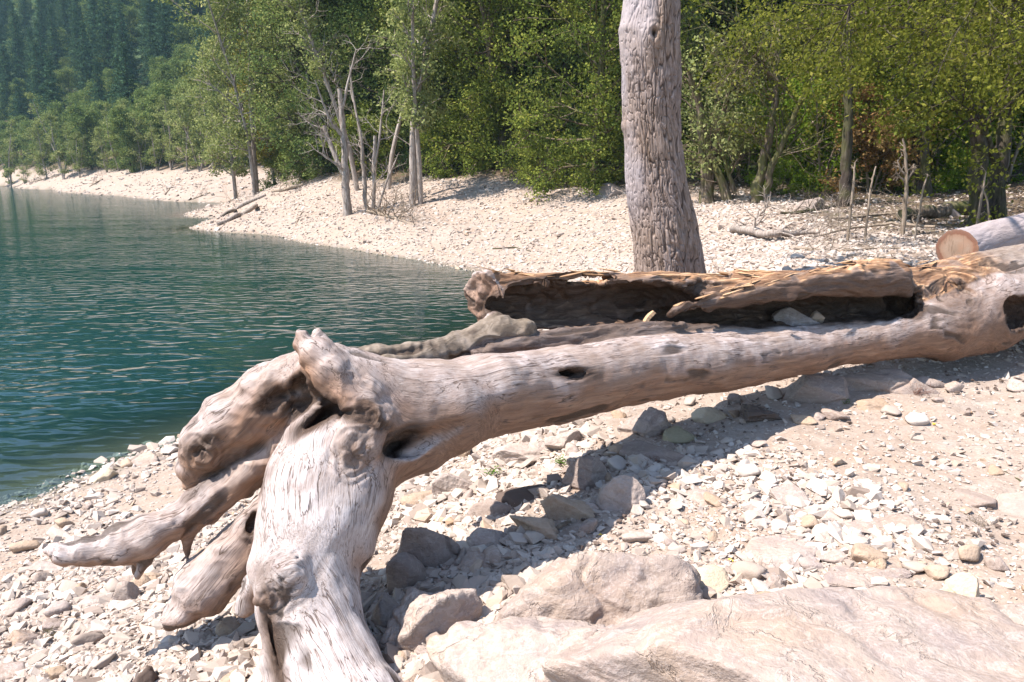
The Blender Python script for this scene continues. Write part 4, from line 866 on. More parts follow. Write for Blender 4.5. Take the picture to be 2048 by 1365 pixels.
def drift(pts, label, seed, bark='pale', twigs=6, twl=.6, name='drift_branch', cat='branch', group=None, lift=.0, crown=None):
    """a branch lying on the ground; pixels of the ground it lies on"""
    t = Tree(seed); P = []
    for px, py, rpx in pts: p = hit(px, py); P.append((*p, rpx * depth(p) / F))
    P = np.array(P); base = P[0, :3].copy(); P[:, 2] += P[:, 3] * .7 + lift; k = 5; n = len(P); T_ = np.linspace(0, n - 1, (n - 1) * k + 1); Pi = np.stack([np.interp(T_, range(n), P[:, i]) for i in range(4)], 1)
    Pi[:, :3] += t.rng.normal(0, .25, (len(Pi), 3)) * Pi[:, 3:]; tube(t.V, t.F, Pi[:, :3] - base, Pi[:, 3], 8, t.rng, .12)
    for e_ in (0, -1):                     # closed ends
        c = Pi[e_, :3] - base; d = norm(Pi[e_, :3] - Pi[1 if e_ == 0 else -2, :3]); tube(t.V, t.F, [c, c + d * Pi[e_, 3] * .15], [Pi[e_, 3] * .99, .001], 8)
    for i in range(twigs):
        j = t.rng.integers(1, len(Pi)); d = norm(Pi[min(j + 1, len(Pi) - 1), :3] - Pi[j - 1, :3]); o = norm(np.cross(d, t.rng.normal(0, 1, 3))); o[2] = abs(o[2])
        t.branch(Pi[j, :3] - base, d * .8 + o * .8, twl * t.rng.uniform(.4, 1.1), max(Pi[j, 3] * .30, .004), 2 if twl > .4 else 1, .0, 3, .1, 1 if crown else 0, .25, .55)
    e = empty(name, base, label, cat, group); obj('limb', t.mesh('limb'), MB[bark], e)
    if crown: obj('leaves', leaves_mesh('leaves', t.rng, np.array(t.tips), np.array(t.sg), crown[1], crown[2]), ML[crown[0]], e)
    return e
drift([(732, 424, 3.5), (760, 430, 4), (790, 440, 4), (828, 452, 2)], 'twiggy fallen branch on the gravel below the snapped dead tree', 201, 'twig', 22, 2.0)
drift([(1462, 470, 9), (1500, 475, 8.5), (1545, 484, 8), (1588, 478, 6), (1640, 474, 3.5)], 'grey drift branch with side twigs lying on the gravel right of the great trunk', 202, 'pale', 14, .8, lift=.06)
drift([(1590, 500, 3), (1680, 505, 3), (1760, 500, 2.4), (1860, 498, 1.6)], 'thin bare branch lying behind the fallen tree at right', 203, 'twig', 14, .7)
drift([(1560, 430, 3), (1620, 425, 4), (1690, 412, 3)], 'dark tangled branch at the foot of the straight dark trunk', 204, 'dark', 10, .6)
drift([(1870, 470, 3), (1780, 462, 3), (1700, 470, 2.4), (1640, 486, 1.6)], 'long thin branch reaching left from the sawn log', 205, 'twig', 16, .9, lift=.1)
drift([(1660, 440, 3), (1760, 432, 3), (1850, 425, 2)], 'thin drift branch across the upper right bank', 206, 'twig', 12, .7)
drift([(1800, 440, 12), (1870, 432, 13), (1945, 428, 14)], 'low grey rotting log on the shaded upper right bank', 207, 'mossy', 3, .3, name='rotting_log', cat='log')
drift([(1395, 400, 4), (1440, 396, 5), (1500, 402, 3)], 'root branch lying at the foot of the mossy tree', 208, 'twig', 8, .6)
drift([(424, 447, 3.5), (470, 420, 4), (530, 392, 4)], 'upper of two pale drift logs on the tip of the point', 209, 'pale', 2, .5, name='drift_log', cat='log')
drift([(436, 452, 4), (475, 436, 5), (512, 416, 5)], 'lower of two pale drift logs on the tip of the point', 210, 'pale', 1, .4, name='drift_log', cat='log')
drift([(545, 385, 3), (610, 372, 3.5), (660, 350, 3)], 'pale fallen stem on the ridge of the stony point', 211, 'twig', 8, 1.6)
drift([(458, 405, 1.6), (470, 398, 1.8), (478, 386, 1.2)], 'small bare bush of driftwood at the tip of the point', 212, 'twig', 10, 2.2)
for i, (a, b) in enumerate([((60, 366), (118, 352)), ((180, 374), (205, 360)), ((330, 390), (345, 372)), ((385, 400), (420, 386))]):
    drift([(*a, 1.3), ((a[0] + b[0]) / 2, (a[1] + b[1]) / 2, 1.6), (*b, 1.2)], ['forked drift branch at the left end of the far pebble bank', 'short drift branch mid-way along the far pebble bank', 'thin drift branch on the far bank near the water', 'thin drift branch at the right end of the far bank'][i], 220 + i, 'twig', 6, 1.8)
drift([(985, 499, 1.4), (1030, 497, 1.8), (1062, 504, 1.2)], 'small brown stick on the middle of the gravel bank', 230, 'dark', 0)
drift([(590, 455, 1.5), (596, 440, 1.2), (604, 425, .8)], 'thin twig sticking up near the water on the point', 231, 'twig', 2, .4)
# ------------------------------------------------------------------ the sawn log at the right
def sawn_log():
    a = at(1914, 500, 7.3); b = at(2190, 428, 8.9); c2 = b + (b - a) * 1.3; ra = 41 * depth(a) / F; ax = norm(b - a); s = norm(np.cross(ax, [0, 0, 1])); u = np.cross(s, ax)
    n, m = 200, 160; T_ = np.linspace(0, 1, n); A, TT = np.meshgrid(np.arange(m) / m * 2 * np.pi, T_); L = np.linalg.norm(c2 - a); P = np.stack([np.cos(A) * ra, np.sin(A) * ra, TT * L], -1)
    fur = sstep(.45, .9, 1 - np.abs(noise(P * [20, 20, 4.5] + .6 * noise(P * 6, 30)[..., None], 31)) * 2.0); rad = ra * (1 + .04 * fbm(P * 3, 3, 32)) - .006 * fur + .05 * TT
    V = (a + (c2 - a) * TT[..., None]) + rad[..., None] * (np.cos(A)[..., None] * s + np.sin(A)[..., None] * u); V = V.reshape(-1, 3)
    i = np.arange(n - 1)[:, None] * m; j = np.arange(m)[None]; k = (j + 1) % m; Q = np.stack([i + j, i + k, i + m + k, i + m + j], -1).reshape(-1, 4)
    e = empty('sawn_log', a - [0, 0, ra], 'pale barked log with a reddish-rimmed sawn end resting behind the fallen tree', 'log')
    o = obj('trunk', mesh_np('trunk', V - (a - [0, 0, ra]), Q, {'h': 1 - .6 * sstep(.6, 1, fur).ravel(), 'smooth': np.full(len(V), .6), 'gc': P.reshape(-1, 3) }, True), M_GB, e)
    r_ = np.linspace(1, 0, 30); rr = rad[0]; W = (a - ax * .012 * np.sqrt(np.clip(1 - r_, 0, 1))[:, None, None] + (r_[:, None] * rr[None])[..., None] * (np.cos(A[0])[None, :, None] * s + np.sin(A[0])[None, :, None] * u)).reshape(-1, 3)
    i = np.arange(29)[:, None] * m; Q = np.stack([i + j, i + k, i + m + k, i + m + j], -1).reshape(-1, 4)
    g = G('sawn_end'); rr_ = g.attr('r'); co = g.pos(); n_ = g.noise(co, 9, 4, .6, .6)
    rings = g.n('TexWave', wave_type='RINGS'); 
    q = g.math('ADD', rr_, g.math('MULTIPLY', g.math('SUBTRACT', n_, .5), .30))
    col = g.ramp(q, [(.0, (.22, .155, .11)), (.5, (.29, .205, .15)), (.74, (.26, .16, .11)), (.82, (.16, .07, .045)), (.95, (.17, .085, .06)), (1, (.14, .10, .08))])
    ring = g.math('SINE', g.math('MULTIPLY', rr_, 90)); col = g.mix(g.math('MULTIPLY', g.math('ADD', ring, 1), .10), col, (.26, .16, .10))
    col = g.mix(g.ramp(g.noise(co, 5, 2), [(.54, 0), (.66, .4)]), col, (.30, .15, .09)); ck = g.noise(g.mapv(co, (14, 14, 2)), 1.2, 3); col = g.mix(g.ramp(ck, [(.47, 0), (.5, .6), (.53, 0)]), col, (.14, .09, .06))
    obj('sawn_end', mesh_np('sawn_end', W - (a - [0, 0, ra]), Q[:, ::-1], {'r': np.repeat(r_, m)}, True), g.done(g.pbr(col, .8, g.bump(g.noise(co, 60, 3), .3, .004), .2)), e)
sawn_log()
# ------------------------------------------------------------------ stones
def mat_stone(name, tint=None, veins=False):
    g = G(name); v = g.attr('v'); co = g.pos(); n = g.noise(co, 7, 5, .6); n2 = g.noise(co, 45, 4, .65)
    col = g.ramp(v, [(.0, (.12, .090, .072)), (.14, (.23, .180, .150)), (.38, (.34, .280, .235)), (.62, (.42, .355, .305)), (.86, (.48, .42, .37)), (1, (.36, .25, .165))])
    if veins:
        w_ = g.noise(g.mapv(co, (1, 1.6, 2.4)), 5, 5, .65, 2.2); vein = g.ramp(w_, [(.46, 0), (.495, 1), (.53, 0)])
        col = g.mix(g.ramp(n, [(.35, .7), (.62, 0)]), col, (.28, .235, .225)); col = g.mix(g.ramp(g.noise(co, 2.6, 3), [(.5, 0), (.72, .55)]), col, (.38, .28, .20))
        col = g.mix(g.math('MULTIPLY', vein, .35), col, (.58, .53, .50)); cr = g.noise(co, 3.2, 6, .62, .5); crk = g.math('MULTIPLY', g.ramp(cr, [(.485, 0), (.497, 1), (.51, 0)]), g.ramp(n, [(.45, 0), (.6, .8)])); col = g.mix(g.math('MULTIPLY', crk, .35), col, (.15, .11, .085)); col = g.mix(g.ramp(n2, [(.3, .45), (.5, 0)]), col, (.22, .175, .145))
        h = g.math('SUBTRACT', g.math('MULTIPLY', n2, .9), g.math('MULTIPLY', crk, .5)); nb = g.bump(h, .8, .012)
    else:
        col = g.mix(g.ramp(n, [(.3, .4), (.55, 0)]), col, (.27, .21, .17)); nb = g.bump(n2, .6, .006)
    if veins: col = g.mix(1.0, col, (.86, .82, .80), 'MULTIPLY')
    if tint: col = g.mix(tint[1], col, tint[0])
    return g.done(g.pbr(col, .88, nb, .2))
MS = dict(pale=mat_stone('pale_limestone', None, True), tan=mat_stone('tan_limestone', ((.38, .26, .155), .5), True), dark=mat_stone('grey_and_shaded_stone', ((.27, .215, .185), .38), True), white=mat_stone('cream_stone', ((.52, .43, .29), .6), True), brown=mat_stone('dark_brown_stone', ((.07, .045, .035), .85)), plain=mat_stone('gravel_stone'), green=mat_stone('mossy_stone', ((.25, .24, .11), .5), True))  # the grey mix also darkens stones lying in the log's shade
def ico(sub):
    bm = bmesh.new(); bmesh.ops.create_icosphere(bm, subdivisions=sub, radius=1); V = np.array([v.co[:] for v in bm.verts]); Fc = np.array([[v.index for v in f.verts] for f in bm.faces]); bm.free(); return V, Fc
ICO = {s: ico(s) for s in (3, 4, 6, 7)}
def rock_shape(seed, sub=4, planes=13, sharp=26, rough=.05, frq=2.2):
    rng = np.random.default_rng(seed); D, Fc = ICO[sub]; N = norm(rng.normal(0, 1, (planes, 3))); d = rng.uniform(.58, 1.0, planes); sharp = sharp * 2.2 if sharp > 20 else sharp
    c = np.clip(D @ N.T, .02, None) / d; r = (np.exp(sharp * np.log(c)).sum(1)) ** (-1 / sharp)
    r = np.minimum(r, 1.35); P = D * r[:, None]; o = rng.uniform(0, 50, 3)
    P = P * (1 + rough * (fbm(P * frq + o, 5 if sub > 4 else 3, seed % 97) + .5 * (1 - 2 * np.abs(noise(P * frq * 1.7 + o, 7))))[:, None])
    return P / np.abs(P).max(0), Fc
MATN = {}
def stone(px, py, rx, ry, label, mat='pale', seed=0, deep=None, rz=0.0, sink=.35, sub=6, sharp=34, rough=.05, tilt=0, v=.5, name='stone', cat='stone', Y=None, group=None, sm=True, planes=10, world=None):
    p = hit(px, py) if Y is None else at(px, py + ry, Y); k = depth(p) / F; wx = rx * k
    dy = deep if deep is not None else wx * .6
    an = math.atan2(CAM_Z - p[2], p[1]); hz = ry * k * 1.12 if Y is not None else math.sqrt(max((ry * k) ** 2 - (dy * math.sin(an)) ** 2, (.38 * ry * k) ** 2)) / math.cos(an)
    if Y is None: p = hit(px, py, dz=hz * (1 - sink))
    if Y is None: p[2] -= hz * (1 - sink)
    if world is not None: p = np.array(world[:3]); wx, dy, hz = world[3:]
    P, Fc = rock_shape(seed, sub, planes, sharp, rough); P = P * [wx, dy, hz]
    if sub > 5:
        o_ = seed * 7.7; nn = norm(P / np.array([wx, dy, hz]) ** 2); am = min(.011, hz * .08)
        rd = 1 - 2 * np.abs(noise(P * [7, 7, 10] + o_, 41)); cr_ = sstep(.80, 1.0, 1 - np.abs(noise(P * [3.2, 4.2, 4] + o_ + .25 * noise(P * 9 + o_, 5)[:, None], 43)) * 1.6)
        st_ = np.round((P[:, 2] + .25 * P[:, 0] + .05 * noise(P * 3 + o_, 44)) / .05); P = P + nn * (am * (.55 * fbm(P * 14 + o_, 4, 42) + .5 * rd) - am * 1.5 * cr_ * (wx > .15))[:, None] + (nn * (am * .8 * (hash3((st_ + 50).astype(np.int64), 0 * st_.astype(np.int64), 0 * st_.astype(np.int64), seed) - .5))[:, None])
    ca, sa = math.cos(R(tilt)), math.sin(R(tilt)); P = P @ np.array([[ca, 0, sa], [0, 1, 0], [-sa, 0, ca]])
    base = p.copy(); P[:, 2] += hz * (1 - sink) if Y is None else hz
    me = mesh_np(name, P, Fc, {'v': np.full(len(P), v)}, sm); o = obj(name, me, MS[mat]); o.location = [float(c) for c in base]; o.rotation_euler = (0, 0, R(rz))
    if sub > 3:
        pass
    return tag(o, label, cat, group)
stone(1690, 1400, 680, 330, 'huge flat pale limestone slab filling the bottom right corner', 'pale', 1, .60, 4, .0, 7, 22, .05, 0, .55, 'boulder', 'boulder', world=(1.05, 1.90, .48, 1.10, .72, .40))
stone(1190, 1135, 205, 125, 'large rounded boulder with a worn top in the middle foreground', 'pale', 2, .26, 10, .25, 6, 14, .07, 6, .45, 'boulder', 'boulder')
stone(1050, 1295, 185, 165, 'broad cracked slab left of the huge bottom right slab', 'pale', 3, .24, -10, .4, 6, 16, .06, 0, .6, 'boulder', 'boulder')
stone(868, 1212, 100, 84, 'pale blotched slab just right of the front root\'s shadow', 'pale', 4, .12, 12, .3, 6, 18, .06, 8, .7, 'boulder', 'boulder')
stone(1215, 1310, 90, 70, 'rough boulder wedged between the two bottom slabs', 'tan', 5, .18, 0, .5, 6, 14, .08, 0, .6)
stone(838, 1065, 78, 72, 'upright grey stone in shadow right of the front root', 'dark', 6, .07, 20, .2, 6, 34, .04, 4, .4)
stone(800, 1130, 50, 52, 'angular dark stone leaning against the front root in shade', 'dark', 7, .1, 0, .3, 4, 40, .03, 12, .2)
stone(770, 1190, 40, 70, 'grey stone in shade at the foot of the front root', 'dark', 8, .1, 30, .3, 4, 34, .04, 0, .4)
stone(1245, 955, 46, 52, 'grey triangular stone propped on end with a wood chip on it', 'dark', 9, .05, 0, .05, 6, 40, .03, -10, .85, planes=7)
stone(1180, 928, 52, 52, 'dark shaded boulder behind the triangular stone', 'dark', 10, .08, 10, .25, 6, 30, .04, 0, .2)  # the stem's shade is put into its darker tone
stone(1145, 998, 58, 44, 'tan block in front of the dark shaded boulder', 'tan', 11, .08, 5, .3, 6, 26, .05, 5, .9)
stone(1080, 1035, 62, 38, 'tan layered stone just left of the tan block', 'tan', 12, .12, 0, .3, 6, 26, .05, -8, .9)
stone(990, 1068, 58, 34, 'pale humped stone with a brown lower edge', 'pale', 13, .12, -8, .3, 6, 24, .05, -14, .8)
stone(968, 1112, 58, 30, 'flat white stone below the humped stone', 'pale', 14, .11, -12, .3, 6, 30, .05, -8, .9)
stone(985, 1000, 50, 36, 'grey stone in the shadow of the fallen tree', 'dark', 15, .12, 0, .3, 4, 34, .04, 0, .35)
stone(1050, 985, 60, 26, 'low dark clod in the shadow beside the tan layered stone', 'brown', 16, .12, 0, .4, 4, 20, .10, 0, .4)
stone(905, 952, 42, 34, 'pale squared stone below the curve of the front root', 'pale', 17, .06, 12, .15, 6, 40, .03, 0, .8, planes=8)
stone(845, 985, 42, 28, 'rough brown-edged stone beside the pale squared stone', 'tan', 18, .10, 0, .3, 4, 24, .08, 0, .5)
stone(1065, 900, 78, 26, 'long flat pale slab on the far side of the fallen tree', 'pale', 19, .14, -6, .4, 6, 36, .04, 0, .85)
stone(1135, 868, 46, 30, 'bluish white block seen just under the stem', 'pale', 20, .11, 6, .3, 6, 40, .03, 6, .8)
stone(1305, 826, 66, 40, 'grey-pink stone under the stem with a dark right end', 'pale', 21, .2, 4, .25, 6, 34, .04, -6, .5)
stone(1350, 862, 42, 22, 'mossy yellow-green stone beneath the stem', 'green', 22, .13, 0, .3, 4, 30, .05, 0, .5)
stone(1310, 895, 70, 30, 'dark flat stone lying in the stem\'s shadow', 'dark', 23, .16, 0, .3, 4, 30, .05, 0, .2)
stone(1415, 825, 40, 22, 'white pebbled stone in the sun under the stem', 'white', 24, .1, 0, .3, 4, 30, .05, 0, .8)
stone(1655, 752, 92, 48, 'big dark stone propping the fallen tree in deep shadow', 'dark', 25, .14, 6, .1, 6, 30, .04, 0, .2, 'boulder', 'boulder')  # coloured darker to stand for the deep shade beneath the log
stone(1780, 738, 90, 44, 'second big stone shaded dark under the thick end of the fallen tree', 'dark', 26, .14, -6, .1, 6, 26, .04, 0, .25, 'boulder', 'boulder')  # its tone likewise carries the shade under the log
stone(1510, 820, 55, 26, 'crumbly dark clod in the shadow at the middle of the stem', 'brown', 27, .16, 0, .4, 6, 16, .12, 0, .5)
stone(1745, 800, 36, 20, 'brown stone at the shadow\'s lower edge', 'tan', 28, .1, 0, .3, 4, 30, .05, 0, .3)
stone(1668, 822, 30, 18, 'white stone beside the wood chip at the shadow edge', 'pale', 29, .08, 0, .3, 4, 30, .05, 0, .95)
stone(1608, 830, 26, 18, 'yellow-brown crumbly stone at the shadow edge', 'tan', 30, .08, 0, .3, 4, 20, .1, 0, .6)
stone(1850, 755, 40, 20, 'grey stone at the right end of the shadow', 'dark', 31, .12, 0, .3, 4, 30, .05, 0, .6)
stone(1928, 1190, 46, 50, 'upright cream-coloured stone standing on the huge slab\'s rim', 'white', 32, .035, -6, 1.0, 6, 22, .05, -8, .9, world=(*at(1926, 1196, 2.42), .078, .055, .088))
stone(1575, 1105, 78, 44, 'flat bluish white slab half buried in the gravel', 'pale', 33, .16, 8, .65, 6, 30, .04, 0, .7)
stone(1720, 1145, 110, 24, 'long low grey slab half buried behind the huge slab', 'pale', 34, .1, 4, .7, 6, 34, .04, 0, .5)
stone(1770, 1050, 92, 30, 'low grey slab behind the long dry stalk', 'pale', 35, .13, -4, .7, 6, 34, .04, 0, .45)
stone(1575, 985, 44, 30, 'pinkish pointed stone in the middle of the gravel', 'pale', 36, .1, 0, .4, 6, 40, .03, -8, .7, planes=7)
stone(1410, 990, 38, 20, 'smooth oval pale stone right of the triangular stone', 'pale', 37, .08, 0, .3, 4, 10, .03, 0, .85)
stone(1950, 990, 60, 28, 'bluish grey stone at the right edge of the gravel', 'dark', 38, .12, 0, .5, 4, 34, .04, 0, .95)
stone(2030, 1000, 40, 34, 'grey-blue stone touching the right edge', 'dark', 39, .12, 0, .4, 4, 34, .04, 0, .9)
stone(1735, 1100, 34, 26, 'squarish tan stone under the long dry stalk', 'tan', 40, .06, 0, .3, 4, 40, .03, 0, .6, planes=8)
stone(1425, 1150, 42, 30, 'rounded cream stone behind the large rounded boulder', 'white', 41, .07, 0, .3, 4, 14, .05, 0, .8)
stone(207, 940, 27, 24, 'pale block at the water\'s edge left of the roots', 'white', 42, .12, 0, .25, 4, 34, .04, 0, .9)
stone(285, 915, 34, 18, 'flat white stone at the water\'s edge', 'pale', 43, .12, 0, .3, 4, 34, .04, 0, .9)
stone(292, 1335, 30, 36, 'dark brown lump at the bottom left', 'brown', 44, .05, 0, .2, 4, 26, .12, 0, .3)
stone(242, 1172, 30, 32, 'upright pale chip below the left root tip', 'pale', 45, .05, 20, .2, 4, 40, .03, 8, .6, planes=7)
stone(190, 1200, 50, 18, 'low pale stone left of the thick back root', 'pale', 46, .07, 0, .4, 4, 34, .04, 0, .85)
stone(40, 1265, 36, 26, 'white stone near the left edge', 'pale', 47, .06, 0, .35, 4, 34, .04, 0, .95)
stone(25, 1345, 50, 26, 'grey speckled rounded stone in the bottom left corner', 'pale', 48, .08, 0, .4, 4, 12, .03, 0, .4)
stone(90, 1130, 44, 18, 'pale flat stone under the left root tip', 'pale', 49, .08, 0, .4, 4, 34, .04, 0, .7)
stone(1220, 372, 40, 20, 'grey boulder under the leafy tree left of the great trunk', 'dark', 50, .5, 0, .3, 4, 26, .05, 0, .6, 'boulder', 'boulder')
stone(1615, 398, 34, 20, 'grey boulder on the bank behind the drift branch', 'dark', 51, .4, 0, .3, 4, 26, .05, 0, .7, 'boulder', 'boulder')
stone(1895, 414, 32, 22, 'shaded grey boulder before the forked dark tree', 'dark', 52, .35, 0, .3, 4, 26, .05, 0, .7, 'boulder', 'boulder')
stone(1590, 643, 48, 19, 'grey-pink stone resting in the hollow of the fallen tree', 'pale', 53, .11, 0, .2, 6, 30, .04, -6, .75, Y=4.83)
stone(1628, 638, 22, 14, 'small brownish stone beside the larger one in the hollow', 'tan', 54, .06, 0, .2, 4, 40, .03, 20, .7, Y=4.86)
# medium stones scattered over the beach
rs = np.random.default_rng(77)
protoV = [rock_shape(500 + i, 3, 9, 40, .03) for i in range(14)]; pm = [mesh_np('stone', P, Fc, {'v': np.full(len(P), float(rs.uniform(.2, .95)))}, True) for P, Fc in protoV]
pm2 = [[m_.copy() for m_ in pm] for _ in range(3)]
for a_, mk in zip(pm2, ('pale', 'plain', 'tan')):
    for m_ in a_: m_.materials.append(MS[mk])
WH = [((-9, 9), 'left of the roots', lambda px, py: px < 330), ((0, 0), 'near the roots', lambda px, py: px < 800), ((0, 0), 'on the far side of the stem', lambda px, py: py < 900 and px < 1500), ((0, 0), 'right of the slabs', lambda px, py: px > 1500 and py > 1050), ((0, 0), 'on the gravel in front of the stem', lambda px, py: True)]
cnt = 0
while cnt < 210:
    px, py = rs.uniform(-20, 2070), rs.uniform(760, 1380); p = hit(px, py)
    if p[2] < .02: continue
    if px > 1550 and py < 960 and rs.uniform() < .75: continue
    sz = rs.uniform(.018, .045) * (1 + .12 * p[1]); k = int(rs.integers(3)); j = int(rs.integers(14)); o = bpy.data.objects.new('stone', pm2[k][j]); C.objects.link(o)
    o.location = (*p[:2], p[2] + sz * .22); o.scale = (sz * rs.uniform(.9, 1.5), sz * rs.uniform(.7, 1.1), sz * rs.uniform(.45, .85)); o.rotation_euler = (rs.uniform(-.3, .3), rs.uniform(-.3, .3), rs.uniform(0, 6.28))
    wh = next(w_[1] for w_ in WH if w_[2](px, py)); tag(o, 'fist-sized loose %s stone %s' % (['veined pale', 'plain pale', 'tan'][k], wh), 'stone', 'loose stones ' + wh); cnt += 1
# ------------------------------------------------------------------ gravel: tens of thousands of chips
def chips(n_proto=40):
    out = []
    for i in range(n_proto):
        rng = np.random.default_rng(900 + i); bm = bmesh.new(); q = norm(rng.normal(0, 1, (11, 3))) * rng.uniform(.75, 1.05, (11, 1))
        for v in q: bm.verts.new(v)
        r = bmesh.ops.convex_hull(bm, input=bm.verts); bm.verts.index_update(); bm.verts.ensure_lookup_table()
        V = np.array([v.co[:] for v in bm.verts]); Fc = np.array([[v.index for v in f.verts] for f in bm.faces]); bm.free(); out.append((V * [1, rng.uniform(.55, .9), rng.uniform(.3, .65)], Fc))
    return out
CHIPS = chips()
def scatter(name, P, size, rng, v, sink=.15, label=None, mat='plain'):
    Vs, Fs, Av = [], [], []; base = 0; k = rng.integers(0, len(CHIPS), len(P))
    a = rng.uniform(0, 6.283, len(P)); tx, ty = rng.normal(0, .28, len(P)), rng.normal(0, .28, len(P))
    ca, sa = np.cos(a), np.sin(a); Rz = np.zeros((len(P), 3, 3)); Rz[:, 0, 0] = ca; Rz[:, 0, 1] = -sa; Rz[:, 1, 0] = sa; Rz[:, 1, 1] = ca; Rz[:, 2, 2] = 1
    Rx = np.zeros_like(Rz); Rx[:, 0, 0] = 1; Rx[:, 1, 1] = np.cos(tx); Rx[:, 1, 2] = -np.sin(tx); Rx[:, 2, 1] = np.sin(tx); Rx[:, 2, 2] = np.cos(tx)
    Ry = np.zeros_like(Rz); Ry[:, 1, 1] = 1; Ry[:, 0, 0] = np.cos(ty); Ry[:, 0, 2] = np.sin(ty); Ry[:, 2, 0] = -np.sin(ty); Ry[:, 2, 2] = np.cos(ty); M = Rz @ Rx @ Ry
    for q in range(len(CHIPS)):
        J = np.where(k == q)[0]; V, Fc = CHIPS[q]
        W = np.einsum('nij,vj->nvi', M[J], V) * size[J, None, None] + P[J, None] + np.array([0, 0, 1]) * (size[J, None, None] * sink)
        Vs.append(W.reshape(-1, 3)); Fs.append((base + np.arange(len(J))[:, None, None] * len(V) + Fc[None]).reshape(-1, 3)); base += len(J) * len(V); Av.append(np.repeat(v[J], len(V)))
    o = obj(name, mesh_np(name, np.concatenate(Vs), np.concatenate(Fs), {'v': np.concatenate(Av)}, False), MS[mat]); return tag(o, label, None, None, 'stuff')
def sample(n, y0, y1, tlo, thi, rng):
    Y = np.exp(rng.uniform(math.log(y0), math.log(y1), n)); X = rng.uniform(tlo, thi, n) * Y; Z = H(X, Y); return np.stack([X, Y, Z], -1)
rg = np.random.default_rng(5)
P = sample(185000, 1.35, 9.0, -.92, .92, rg); m = (P[:, 2] > -.05)
sandy = sstep(.15, .5, fbm(P * [.9, .9, 0], 3, 61) * .75 + .05 + 1.1 * np.exp(-((P[:, 0] - 3.2) ** 2 / 1.4 + (P[:, 1] - 4.3) ** 2 / 1.6)))
m &= rg.uniform(0, 1, len(P)) > .72 * sandy; P = P[m]; s_ = np.clip(rg.lognormal(math.log(.0080), .76, len(P)), .0028, .055) * (1 + .10 * P[:, 1])
s_ *= 1 - .35 * sandy[m]; s_ *= .8 + .4 * sstep(-.3, .4, fbm(P * 1.3, 2, 66))
scatter('gravel', P, s_, rg, np.clip(rg.beta(3.2, 2.2, len(P)), 0, 1), label='loose pale angular gravel covering the near beach')
P = sample(95000, 8.5, 46, -.62, .80, rg); wdd = wooded(P[:, 0], P[:, 1]); m = (P[:, 2] > -.08) & (rg.uniform(0, 1, len(P)) > wdd * .85); P = P[m]
s_ = np.clip(rg.lognormal(math.log(.042), .42, len(P)), .015, .2) * (.55 + P[:, 1] * .026); scatter('bank_stones', P, s_, rg, np.clip(rg.beta(3.2, 2.2, len(P)), 0, 1), .05, 'angular pale rubble covering the bank across the water')
P = sample(9000, 46, 125, -.95, -.2, rg); m = (P[:, 2] > -.1) & (P[:, 2] < 3); P = P[m]
s_ = np.clip(rg.lognormal(math.log(.16), .4, len(P)), .05, .6); scatter('far_bank_stones', P, s_, rg, np.clip(rg.beta(3, 2.4, len(P)), 0, 1), .0, 'pale rubble along the far shore')
# leaf litter and bark crumbs
P = np.concatenate([sample(2600, 2.2, 7.5, .05, .9, rg), sample(7000, 11, 26, .15, .8, rg)]); w2 = np.concatenate([sstep(-.1, .5, fbm(P[:2600] * 2, 3, 71)), wooded(P[2600:, 0], P[2600:, 1]) * .8 + .1]); P = P[rg.uniform(0, 1, len(P)) < w2]
scatter('leaf_litter', P + [0, 0, .004], rg.uniform(.006, .016, len(P)) * (1 + P[:, 1] * .1), rg, np.full(len(P), .5), .5, 'brown crumbs of bark and dead leaves on the gravel', 'brown')
# ------------------------------------------------------------------ small things on the beach
def leafy_plant(px, py, s, seed, label):
    rng = np.random.default_rng(seed); p = hit(px, py); V, F_, LV, LF, Lv = [], [], [], [], []
    for i in range(9):
        a = rng.uniform(0, 6.28); pts, e = curve(rng, (0, 0, -.005), (math.cos(a) * .8, math.sin(a) * .8, 1.0), s * rng.uniform(.6, 1.1), 5, .15, -.05); tube(V, F_, pts, np.linspace(.0016, .0007, 6), 4)
        for q in range(7):
            c = pts[2 + q % 4] + rng.normal(0, s * .07, 3); d = norm(np.array([math.cos(a + (q - 3) * .8), math.sin(a + (q - 3) * .8), rng.uniform(-.1, .5)])); sd_ = norm(np.cross(d, [0, 0, 1.0])); l = s * rng.uniform(.16, .30); b = len(LV)
            up = np.cross(sd_, d)
            LV += [c, c + d * l * .35 + sd_ * l * .24 + up * l * .05, c + d * l, c + d * l * .35 - sd_ * l * .24 + up * l * .05, c + d * l * .5 - up * l * .05]; LF += [(b, b + 1, b + 4), (b + 1, b + 2, b + 4), (b + 2, b + 3, b + 4), (b + 3, b, b + 4)]; Lv += [rng.uniform(.3, .9)] * 5
    e = empty('leafy_plant', p, label, 'plant'); obj('stem', mesh_np('stem', np.concatenate(V), np.concatenate(F_), None, True), MB['mossy'], e); obj('leaves', mesh_np('leaves', LV, np.array(LF), {'v': Lv}), M_PL, e)
M_PL = mat_leaf('fresh_plant_leaves', [(.03, .07, .008), (.06, .14, .015), (.10, .21, .025), (.17, .30, .04)], .3)
leafy_plant(985, 955, .085, 1, 'small bright green plant growing from the gravel below the stem')
leafy_plant(1125, 932, .080, 2, 'small dark green plant beside the dark shaded boulder')
leafy_plant(1690, 808, .05, 3, 'tiny green sprig at the edge of the deep shadow')
